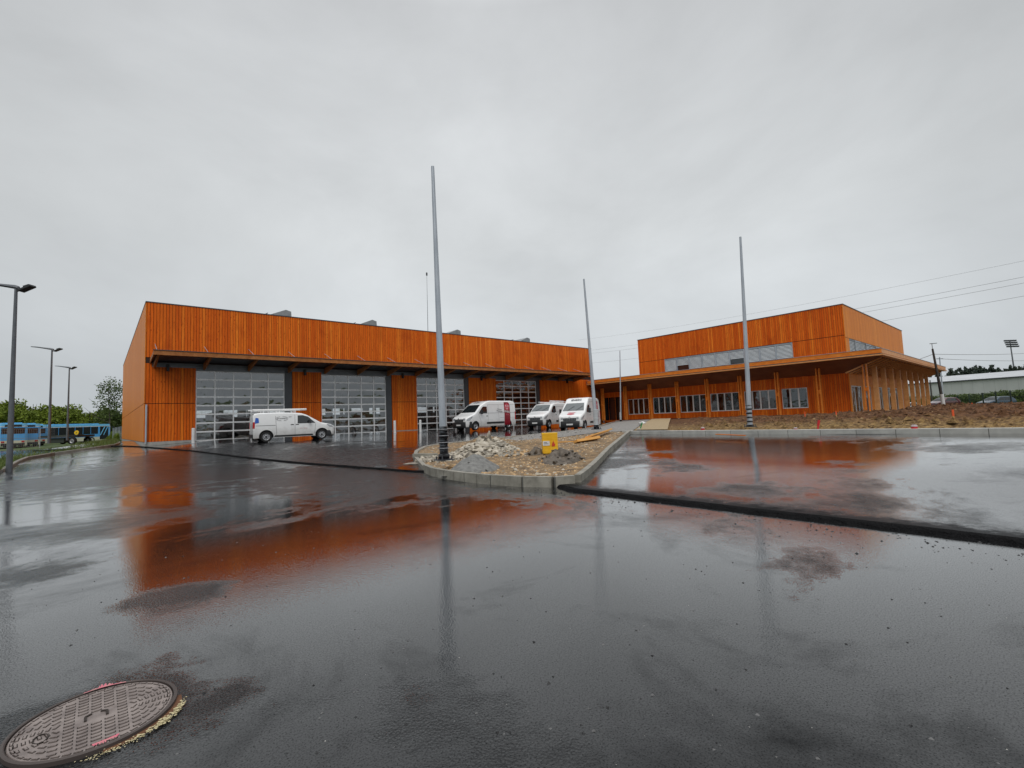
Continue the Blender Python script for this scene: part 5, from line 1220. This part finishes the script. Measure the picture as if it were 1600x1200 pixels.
def wire(lab, A, B_, sag, r=.022, n=16):
    A, B_ = Vector(A), Vector(B_); pts = [A.lerp(B_, i/n)-Vector((0, 0, sag*4*(i/n)*(1-i/n))) for i in range(n+1)]
    m = MB(); m.tube(pts, r, 5); tag(m.build('overhead_wire', WIRE), lab, 'power line', 'overhead power lines')
for (x0, y0, x1, y1, lab) in ((1680, 391, 905, 531, 'topmost overhead power line crossing the sky at right'), (1680, 417, 905, 549, 'second overhead power line from the top at right'), (1680, 427, 905, 554, 'third overhead power line from the top at right'), (1680, 448, 905, 569, 'lowest of the four long overhead power lines')):
    wire(lab, dpt(x0, y0, 62), dpt(x1, y1, 170), 1.2, .015 if 'top' in lab[:4] else .022)
wire('upper thin line running from the wooden pole to the right edge', T1-np.array([0, 0, .6]), dpt(1680, 544, 100), .5, .025)
wire('thin line running from the wooden pole down behind the office block', T1-np.array([0, 0, .6]), dpt(1380, 573, 80), .3, .025)
wire('lower thin line running from the slim grey pole to the right edge', T2-np.array([0, 0, .25]), dpt(1680, 559, 110), .5, .03)
# pipes and timber lying by the canopy end
def lying(name, lab, cat, a, b, w, tk, mat_, d0, d1, zo=.05, group=None):
    A, B_ = dpt(*a, d0), dpt(*b, d1); m = MB(); m.bar(A, B_, w, tk); return tag(m.build(name, mat_, bevel=.005), lab, cat, group)
GP = 'planks and pipes left on the earth'
lying('pipe', 'long grey pipe lying beyond the canopy end on the earth', 'pipe', (1452, 637), (1508, 636), .16, .16, ZINC, 45, 46, group=GP)
lying('plank', 'green-grey plank lying in front of the long grey pipe', 'plank', (1480, 641.5), (1506, 640), .2, .1, varied('mossy_wood', (.10, .11, .07), (.18, .18, .12), 4, .8), 42, 43, group=GP)
tag(MB().blob(dpt(1507, 641, 42), (.42, .25, .18), 0, 2, .2).build('sack', WHITEP, smooth=True), 'small white sack at the end of the planks beyond the canopy', 'sack')
lying('plank', 'pale bent offcut lying at the foot of the last canopy post', 'plank', (1450, 643), (1468, 641), .1, .06, ZINC, 40, 41, group=GP)

# ---------------------------------------------------------------- small things
ORP = mat('stake_orange', (.75, .10, .02), .6); WOODP = varied('raw_timber', (.62, .30, .07), (.78, .42, .12), 5, .6, stretch=(1, 1, 4), bump=.003)
TANW = varied('stake_wood', (.45, .26, .09), (.55, .34, .13), 5, .6)
REDP = mat('red_plastic', (.50, .015, .02), .45)
def stake(lab, px, py, dist, hh, lean=(0, 0), cols=(TANW, ORP)):
    P = dpt(px, py, dist); P[2] -= .03; t = thing('marker_stake', lab, 'stake', P, .4, 'survey stakes in the earth')
    s = MB(); s.bar((0, 0, -.1), (lean[0]*.6, lean[1]*.6, hh*.6), .05); s.build('stake', cols[0], t, local=True)
    s = MB(); s.bar((lean[0]*.6, lean[1]*.6, hh*.6), (lean[0], lean[1], hh), .056); s.build('painted_tip', cols[1], t, local=True)
stake('orange-tipped wooden stake standing alone in the brown earth at right', 1491, 664, 18.2, .62)
stake('orange-tipped stake in the earth below the office corner', 1307.5, 656, 26, .52)
stake('small all-orange stake in front of the office wall, left of the corner', 1258, 651, 31, .36, cols=(ORP, ORP))
stake('faint orange stake far off near the fence', 1519.5, 638, 40, .5)
stake('leaning red stake by the far kerb of the right lot', 1276.5, 677.5, 16.8, .5, (.05, -.10), (REDP, REDP))
for px, py, dist, lab, s in ((1098.5, 675.5, 20.6, 'red and white plastic pot on the far kerb, leftmost of three', .9), (1243.5, 675.5, 16.9, 'small red and white pot on the kerb beside the leaning red stake', .7), (1429.5, 675.5, 14.2, 'grey-topped red ball-like pot on the kerb at right', .9)):
    P = dpt(px, py, dist); t = thing('plastic_pot', lab, 'pot', P, 0, 'red pots on the far kerb')
    m = MB(); m.lathe([(0, 0), (.075*s, 0), (.09*s, .1*s), (.085*s, .19*s)], n=16); m.build('pot', REDP, t, smooth=True, local=True)
    m = MB(); m.lathe([(.09*s, .19*s), (.085*s, .23*s), (.05*s, .25*s), (0, .255*s)], n=16); m.build('lid', mat('faded_plastic', (.42, .36, .37), .5), t, smooth=True, local=True)
P = dpt(1000, 672, 22.8); t = thing('marker_stake', 'green plastic stake leaning in its concrete foot by the lot corner', 'stake', P, 0, 'survey stakes in the earth')
m = MB(); m.bar((0, 0, 0), (.13, -.06, .36), .045); m.build('stake', mat('green_plastic', (.02, .2, .06), .5), t, local=True); m = MB(); m.blob((-.08, 0, .03), (.12, .1, .08)); m.build('foot', CONC, t, smooth=True, local=True)
P = dpt(1003, 661, 30); tag(MB().blob((P[0], P[1], P[2]), (.28, .2, .1), 0, 2, .3, 2).build('cement_bag', WHITEP, smooth=True), 'crumpled white bag on the gravel near the office', 'bag')
lying('plank', 'thin orange plank lying on the asphalt at the far kerb', 'plank', (1119, 678.5), (1164, 680.5), .09, .03, BEAM, 17.0, 15.8, group=GP)
# yellow ribbed box on the island
P = gpt(859.5, 705, .2); t = thing('ribbed_container', 'yellow ribbed plastic container with white label and red flame mark', 'container', (P[0], P[1], isz(P[0], P[1])+.02), FA+.03)
YEL = varied('yellow_plastic', (.80, .46, .01), (.86, .53, .02), 3, .45)
m = MB(); m.box(-.235, .235, -.15, .15, 0, .62)
for i in range(13): z = .03+i*.045; m.box(-.245, .245, -.16, .16, z, z+.018)
m.box(-.245, .245, -.16, .16, .60, .64); m.build('shell', YEL, t, bevel=.004, local=True)
m = MB(); m.box(-.235, -.02, -.170, -.158, .25, .39); m.build('label', WHITEP, t, local=True)
m = MB(); m.box(-.20, -.10, -.174, -.171, .335, .350); m.box(-.20, -.06, -.174, -.171, .30, .312); m.build('label_print', INK, t, local=True)
m = MB(); m.prism([(.05, .22), (.14, .22), (.155, .28), (.12, .33), (.10, .40), (.08, .34), (.045, .29)], 'y', -.172, -.158); m.build('flame_mark', mat('flame_red', (.55, .05, .02), .5), t, local=True)
# formwork timber
P = dpt(928, 689, 19.6)
def plank(lab, a, b, da, db, w, tk, z=0):
    A, B_ = dpt(*a, da), dpt(*b, db); A[2] = isz(A[0], A[1])+.03+z; B_[2] = isz(B_[0], B_[1])+.03+z; m = MB(); m.bar(A, B_, w, tk, up=(0, .35, 1)); tag(m.build('plank', WOODP, bevel=.004), lab, 'plank', 'timber left on the island')
plank('orange formwork board lying flat right of the yellow container', (899, 692), (935, 690.5), 18.0, 18.6, .26, .10, .05)
plank('bright orange board lying askew on the others pointing to the right kerb', (918, 690), (954, 680), 18.4, 22.0, .2, .06, .15)
plank('second orange board just behind the bright askew one', (925, 688), (950, 679), 19.4, 22.5, .12, .08, .08)
plank('slender pale pole lying between yellow container and formwork boards', (872, 690.5), (901, 689.5), 18.8, 18.4, .04, .04, .02)
plank('thin reddish lath lying on the soil in front of the clay heap', (846, 719.5), (886, 720), 13.2, 12.9, .03, .02)
# heaps and stones
def heap(name, lab, cx_, cy_, rx, ry, hh, mat_, seed, stones=0, smat=None, rough=.25, ang=0, ss=(.03, .09)):
    m = MB(); n = 34; rnd = random.Random(seed); vs = []; ca_, sa_ = math.cos(ang), math.sin(ang)
    def zz(u, v):
        r = math.hypot(u, v); return hh*max(0, 1-r**1.35)*(1+rough*1.2*mn.noise(Vector((u*3, v*3, seed))))+rough*.10*hh*mn.noise(Vector((u*11, v*11, seed)))*(r < .95)
    def W_(u, v):
        x, y = u*rx, v*ry; X, Y = cx_+x*ca_-y*sa_, cy_+x*sa_+y*ca_; return X, Y
    for j in range(n+1):
        for i in range(n+1):
            u, v = (2*i/n-1)*1.05, (2*j/n-1)*1.05; X, Y = W_(u, v); r = math.hypot(u, v); vs.append((X, Y, isz(X, Y)+zz(u, v)-(.05 if r > .97 else 0)))
    m.add(vs, [(j*(n+1)+i, j*(n+1)+i+1, (j+1)*(n+1)+i+1, (j+1)*(n+1)+i) for j in range(n) for i in range(n)])
    for k in range(stones):
        a = rnd.uniform(0, 6.3); r = rnd.random()**.6*1.1; u, v = r*math.cos(a), r*math.sin(a); X, Y = W_(u, v); s = rnd.uniform(*ss)
        m.blob((X, Y, isz(X, Y)+max(0, zz(u, v))+s*.3), (s, s*rnd.uniform(.6, 1.2), s*rnd.uniform(.35, .8)), 1 if rnd.random() < .5 else 0, 1, .5, 1.4, k)
    return tag(m.build(name, [mat_, smat or mat_], smooth=35), lab, name.replace('_', ' '), kind='stuff')
def at(px, py, off=.2): P = gpt(px, py, off); return P[0], P[1]
x, y = at(757, 706); heap('rubble_heap', 'grey heap of broken concrete and earth behind the sand pile', x, y, 1.5, 1.1, .46, RUBB, 3, 420, STONE, .6, .6, (.02, .15))
x, y = at(742, 729); heap('sand_pile', 'smooth light grey pile of wet sand by the front kerb', x, y, .88, .66, .40, SANDG, 5, 6, SANDG, .18, .7, (.02, .04))
x, y = at(800, 706); heap('stone_heap', 'low heap of tan broken stones left of the yellow container', x, y, .75, .55, .10, RUBB, 7, 110, TANST, .4, .7, (.03, .075))
x, y = at(878, 714); heap('clay_heap', 'dark grey heap of wet clay around the yellow container foot', x, y, 1.05, .6, .26, CLOD, 9, 30, CLOD, .9, .72, (.03, .10))
x, y = at(838, 706); heap('clay_heap', 'smaller dark clay clod left of the yellow container', x, y, .35, .3, .22, CLOD, 12, 10, CLOD, .8, .2, (.05, .12))
heap('gravel_strip', 'pale grey gravel strip along the back kerb of the island', -26.5, -17.9, 6.5, 1.3, .14, GRAV, 15, 120, GRAV, .4, .25, (.02, .06))
x, y = at(700, 712); heap('rubble_heap', 'scatter of flat rubble between the left mast and the big heap', x, y, 1.3, .9, .10, RUBB, 17, 170, STONE, .5, .5, (.02, .09))
def rock(lab, px, py, s, mat_, seed, up=.0, rz=0):
    x, y = at(px, py); m = MB(); m.blob((0, 0, s[2]*.6), s, 0, 2, .32, 1.2, seed); o = m.build('rock', mat_, smooth=30); o.location = (x, y, isz(x, y)+up); o.rotation_euler = (0, 0, rz); tag(o, lab, 'rock', 'rocks on the island')
rock('large pale angular rock on top of the rubble heap', 754, 708, (.33, .20, .19), STONE, 1, .20, FA)
rock('pointed brown slab standing up behind the pale rock', 765, 705, (.10, .09, .30), RUBB, 4, .35)
rock('tan rounded stone just right of the left mast foot', 707, 727, (.12, .09, .07), TANST, 6)
rock('second tan elongated stone beside the left mast foot', 721, 726, (.17, .08, .07), TANST, 8, 0, FA)
rock('flat pale stone right of the big pale rock', 783, 703, (.14, .09, .05), STONE, 9, .22)
rock('flat stone lying on bare soil before the clay heap', 846, 737, (.14, .05, .03), STONE, 10, 0, FA)
rock('small pale stone on the soil near the front kerb', 805, 730, (.07, .05, .04), STONE, 14)
x, y = at(664, 712); m = MB(); m.box(-.5, .5, -.1, .12, 0, .16); o = m.build('kerb_stone', KERB, bevel=.015); o.location = (x, y, isz(x, y)); o.rotation_euler.z = FA-.5; tag(o, 'loose spare kerb stone lying at the left tip of the island', 'kerb stone')
# small chippings on the island soil and earth edge
def scatter(name, lab, fn, n, mats, seed, smin, smax, zf, cat='gravel', flat=.6):
    rnd = random.Random(seed); m = MB()
    for k in range(n):
        X, Y = fn(rnd); s = smin*(smax/smin)**(rnd.random()**1.6); z = zf(X, Y); q = [Vector((rnd.gauss(0, 1), rnd.gauss(0, 1), rnd.gauss(0, 1)*flat)).normalized()*s*rnd.uniform(.6, 1.2) for _ in range(4)]
        b = [Vector((-s, -s*.6, 0)), Vector((s*.9, -s*.7, 0)), Vector((s*.4, s, 0)), Vector((-s*.5, s*.8, 0)), Vector((rnd.uniform(-.4, .4)*s, rnd.uniform(-.4, .4)*s, s*rnd.uniform(.4, 1)*flat*1.4))]
        a = rnd.uniform(0, 6.3); Rm = Matrix.Rotation(a, 3, 'Z'); vs = []
        for p in b: p = Rm @ p; vs.append((X+p.x, Y+p.y, z+p.z-.001))
        m.add(vs, [(0, 1, 4), (1, 2, 4), (2, 3, 4), (3, 0, 4)], rnd.choices(range(len(mats)), [3, 2, 1][:len(mats)])[0])
    return tag(m.build(name, mats, fix=False), lab, cat, kind='stuff')
def inisl(r):
    X = r.uniform(-41, -29.2); a = interp(X, [p[0] for p in up_], [p[1] for p in up_]); b = interp(X, [p[0] for p in lo_], [p[1] for p in lo_]); return X, b+.15+(a-b-.3)*r.random()
scatter('soil_crumbs', 'small stones and crumbs strewn over the island soil', inisl, 5200, [TANST, RUBB, STONE], 41, .010, .055, lambda X, Y: isz(X, Y))
def inea(r): X = -28.6+r.random()**1.6*24; return X, -22-r.random()*30
scatter('earth_clods', 'straw-coloured clods and stones strewn over the brown earth', inea, 3000, [EARTH, varied('straw', (.26, .16, .07), (.36, .25, .12), 5, .9)], 42, .02, .08, lambda X, Y: ez(X, Y))
# chippings lying on the wet asphalt
BLK = mat('black_chip', (.012, .012, .013), .6); GCH = mat('grey_chip', (.12, .12, .12), .6); WCH = mat('pale_chip', (.42, .41, .38), .6)
def infg(r):
    k = r.random()
    if k < .45:
        d = 2.2+r.random()**1.6*12; a = R(r.uniform(-48, 48)); v = Vector((math.cos(R(48.65)+a), math.sin(R(48.65)+a))); return CAM[0]+v.x*d, CAM[1]+v.y*d
    Y = -38-r.random()**1.0*3+r.random()*18 if r.random() < .6 else r.uniform(-45, -28); X = xs(Y)-abs(r.gauss(0, 1))*.9-.05; return X, Y
def fgok(r):
    while True:
        X, Y = infg(r)
        if X < xs(Y)-.03 and math.hypot(X+47.79, Y+35.25) > .42: return X, Y
scatter('loose_chippings', 'small dark and pale chippings scattered over the wet asphalt', fgok, 3000, [BLK, GCH], 43, .003, .013, lambda X, Y: hFG(X, Y))
def fgw(r):
    while True:
        d = 2.0+r.random()**1.3*4; a = R(r.uniform(-48, 30)); v = Vector((math.cos(R(48.65)+a), math.sin(R(48.65)+a))); X, Y = CAM[0]+v.x*d, CAM[1]+v.y*d
        if X < xs(Y)-.1 and math.hypot(X+47.79, Y+35.25) > .42: return X, Y
def lipch(r): Y = r.uniform(-44, -27); return xs(Y)-.02-abs(r.gauss(0, .35)), Y
def inclod(r): X = -28.4+r.random()**.9*34; return X, -26-r.random()**.8*22
def clodz(X, Y): return ez(X, Y) if (X < -.3 or Y < -30.6) else -2
scatter('mud_clods', 'clods of turned brown earth lying all over the bank before the office', inclod, 4200, [EARTH], 46, .04, .20, clodz, flat=.9)
scatter('edge_chippings', 'black crumbs of asphalt fallen along the right paving step', lipch, 900, [BLK], 45, .005, .022, lambda X, Y: hFG(X, Y))
scatter('pale_chippings', 'tiny pale grit specks on the asphalt nearest the camera', fgw, 260, [WCH, GCH], 44, .002, .0055, lambda X, Y: 0)

# ---------------------------------------------------------------- manhole
MC = (-47.782, -35.262); mz = .014
IRON = varied('cast_iron', (.17, .14, .13), (.30, .255, .235), 9, .45, .2, bump=.0015, bscale=120)
IROND = mat('iron_groove', (.03, .022, .018), .7, .2); RUST = varied('rust', (.09, .035, .015), (.16, .07, .03), 20, .8, bump=.004, bscale=60)
PINK = varied('pink_paint', (.62, .10, .18), (.50, .26, .24), 30, .6); CRM = varied('cream_paint', (.40, .34, .18), (.60, .53, .33), 60, .8)
mh = thing('manhole_cover', 'round cast-iron manhole cover with slotted tread set in the near left asphalt', 'manhole cover', (MC[0], MC[1], 0), 0); mh.scale = (.90, .92, 1)
m = MB(); m.lathe([(.365, -.01), (.363, mz+.004), (.350, mz+.008), (.345, mz+.004), (.345, -.01)], n=72); m.build('frame', mat('frame_iron', (.07, .055, .05), .5, .2), mh, smooth=35, local=True)
m = MB(); m.lathe([(0, mz), (.336, mz), (.340, mz-.004), (.340, -.01)], n=72); m.build('cover', IRON, mh, smooth=35, local=True)
# raised tread: concentric dashes on the two flanks, stacked bars in the middle band, each bar bevelled
tr = MB(); gr = MB(); hgt = .0045
def dash(cx_, cy_, a, l, w):
    T = Matrix.Translation((cx_, cy_, mz)) @ Matrix.Rotation(a, 4, 'Z'); vs = []
    for z, k in ((-.002, 1), (hgt, .8)):
        for x, y in ((-l/2, -w/2*k), (l/2, -w/2*k), (l/2, w/2*k), (-l/2, w/2*k)): vs.append(T @ Vector((x*(.96 if z > 0 else 1), y, z)))
    tr.add(vs, [(4, 5, 6, 7), (0, 1, 5, 4), (1, 2, 6, 5), (2, 3, 7, 6), (3, 0, 4, 7)])
    vs = []
    for x, y in ((-l/2-.004, -w/2-.0035), (l/2+.004, -w/2-.0035), (l/2+.004, w/2+.0035), (-l/2-.004, w/2+.0035)): vs.append(T @ Vector((x, y, .0004)))
    gr.add(vs, [(0, 1, 2, 3)])
for cxx in (-.11, -.055, 0, .055, .11):
    y = -.29
    while y < .295:
        if math.hypot(cxx, y) < .30 and not (abs(y) < .04 and abs(cxx) < .06): dash(cxx, y+(.012 if abs(cxx) in (.055,) else 0), 0, .036, .012)
        y += .036
for sg in (-1, 1):
    for k in range(7):
        r = .035+k*.040; n = max(2, int(math.pi*r/.058))
        for i in range(n):
            a = -math.pi/2+math.pi*(i+.5)/n; X = sg*.142+sg*r*math.cos(a)*.70; Y = r*math.sin(a)*1.08
            if math.hypot(X, Y) < .31 and abs(X) > .142: dash(X, Y, math.atan2(r*math.cos(a)*1.08, -sg*r*math.sin(a)*.72), .030, .011)
for i in range(46):
    a = 2*math.pi*i/46; dash(.322*math.cos(a), .322*math.sin(a), a+math.pi/2, .028, .008)
tr.build('tread_pattern', IRON, mh, local=True, fix=False); gr.build('tread_grooves', IROND, mh, local=True, fix=False)
m = MB()
for s in (-1, 1):
    m.bar((s*.045, -.02, mz+.002), (s*.045, .03, mz+.002), .012, .006); m.bar((s*.045, .03, mz+.002), (s*.02, .045, mz+.002), .012, .006)
m.build('lifting_key_slots', IROND, mh, local=True)
m = MB(); n = 24
for i in range(n):
    a0, a1 = 2*math.pi*i/n, 2*math.pi*(i+1)/n; m.bar((-.215+.028*math.cos(a0), -.05+.045*math.sin(a0), mz+.003), (-.215+.028*math.cos(a1), -.05+.045*math.sin(a1), mz+.003), .005, .005)
m.build('oval_emblem', IROND, mh, local=True)
def patch(name, pts, z, mat_, par, jag=.01, seed=0):
    rnd = random.Random(seed); m = MB(); n = len(pts); m.add([(x+rnd.uniform(-jag, jag), y+rnd.uniform(-jag, jag), z) for x, y in pts], [tuple(range(n))]); return m.build(name, mat_, par, local=True, fix=False)
def arcpatch(name, r0, r1, a0, a1, z, mat_, par, seed, jag=.6):
    m = MB(); rnd = random.Random(seed); n = 26; vs = []
    for i in range(n+1):
        a = a0+(a1-a0)*i/n; k = max(0, math.sin(math.pi*i/n))**.5*(1 if rnd.random() < .72 or name == 'rust_rim' else .05); w = (r1-r0)*(.5+.5*k)*(1-jag*rnd.random()); vs += [(r0*math.cos(a), r0*math.sin(a), z), ((r0+w)*math.cos(a), (r0+w)*math.sin(a), z)]
    m.add(vs, [(2*i, 2*i+1, 2*i+3, 2*i+2) for i in range(n)]); m.build(name, mat_, par, local=True, fix=False)
# paint and rust, angles measured in the cover's own axes (x to the camera's right)
arcpatch('paint_mark', .335, .356, R(66), R(100), mz+.0105, PINK, mh, 1)
arcpatch('paint_mark', .375, .44, R(79), R(93), .006, PINK, mh, 2)
arcpatch('paint_mark', .30, .338, R(-93), R(-73), mz+.0055, PINK, mh, 3)
arcpatch('rust_rim', .364, .40, R(-86), R(-8), .004, RUST, mh, 4, .2)
rnd = random.Random(9); m = MB()
for k in range(420):
    a = R(rnd.choice([-30, -48, -62, -40, -75, -88])+rnd.gauss(0, 6)); q = 1-abs(math.degrees(a)+42)/55; r = .402+rnd.gauss(0, .010)+.010*max(0, q); s = rnd.uniform(.0015, .0075)*(0.5+.8*max(0, q)); n = 6
    c = (r*math.cos(a), r*math.sin(a)); m.add([(c[0]+s*rnd.uniform(.6, 1.2)*math.cos(2*math.pi*i/n), c[1]+s*rnd.uniform(.6, 1.2)*math.sin(2*math.pi*i/n), .005+.0002*k/9) for i in range(n)], [tuple(range(n))])
m.build('paint_spatter', CRM, mh, local=True, fix=False)
bpy.context.view_layer.update()
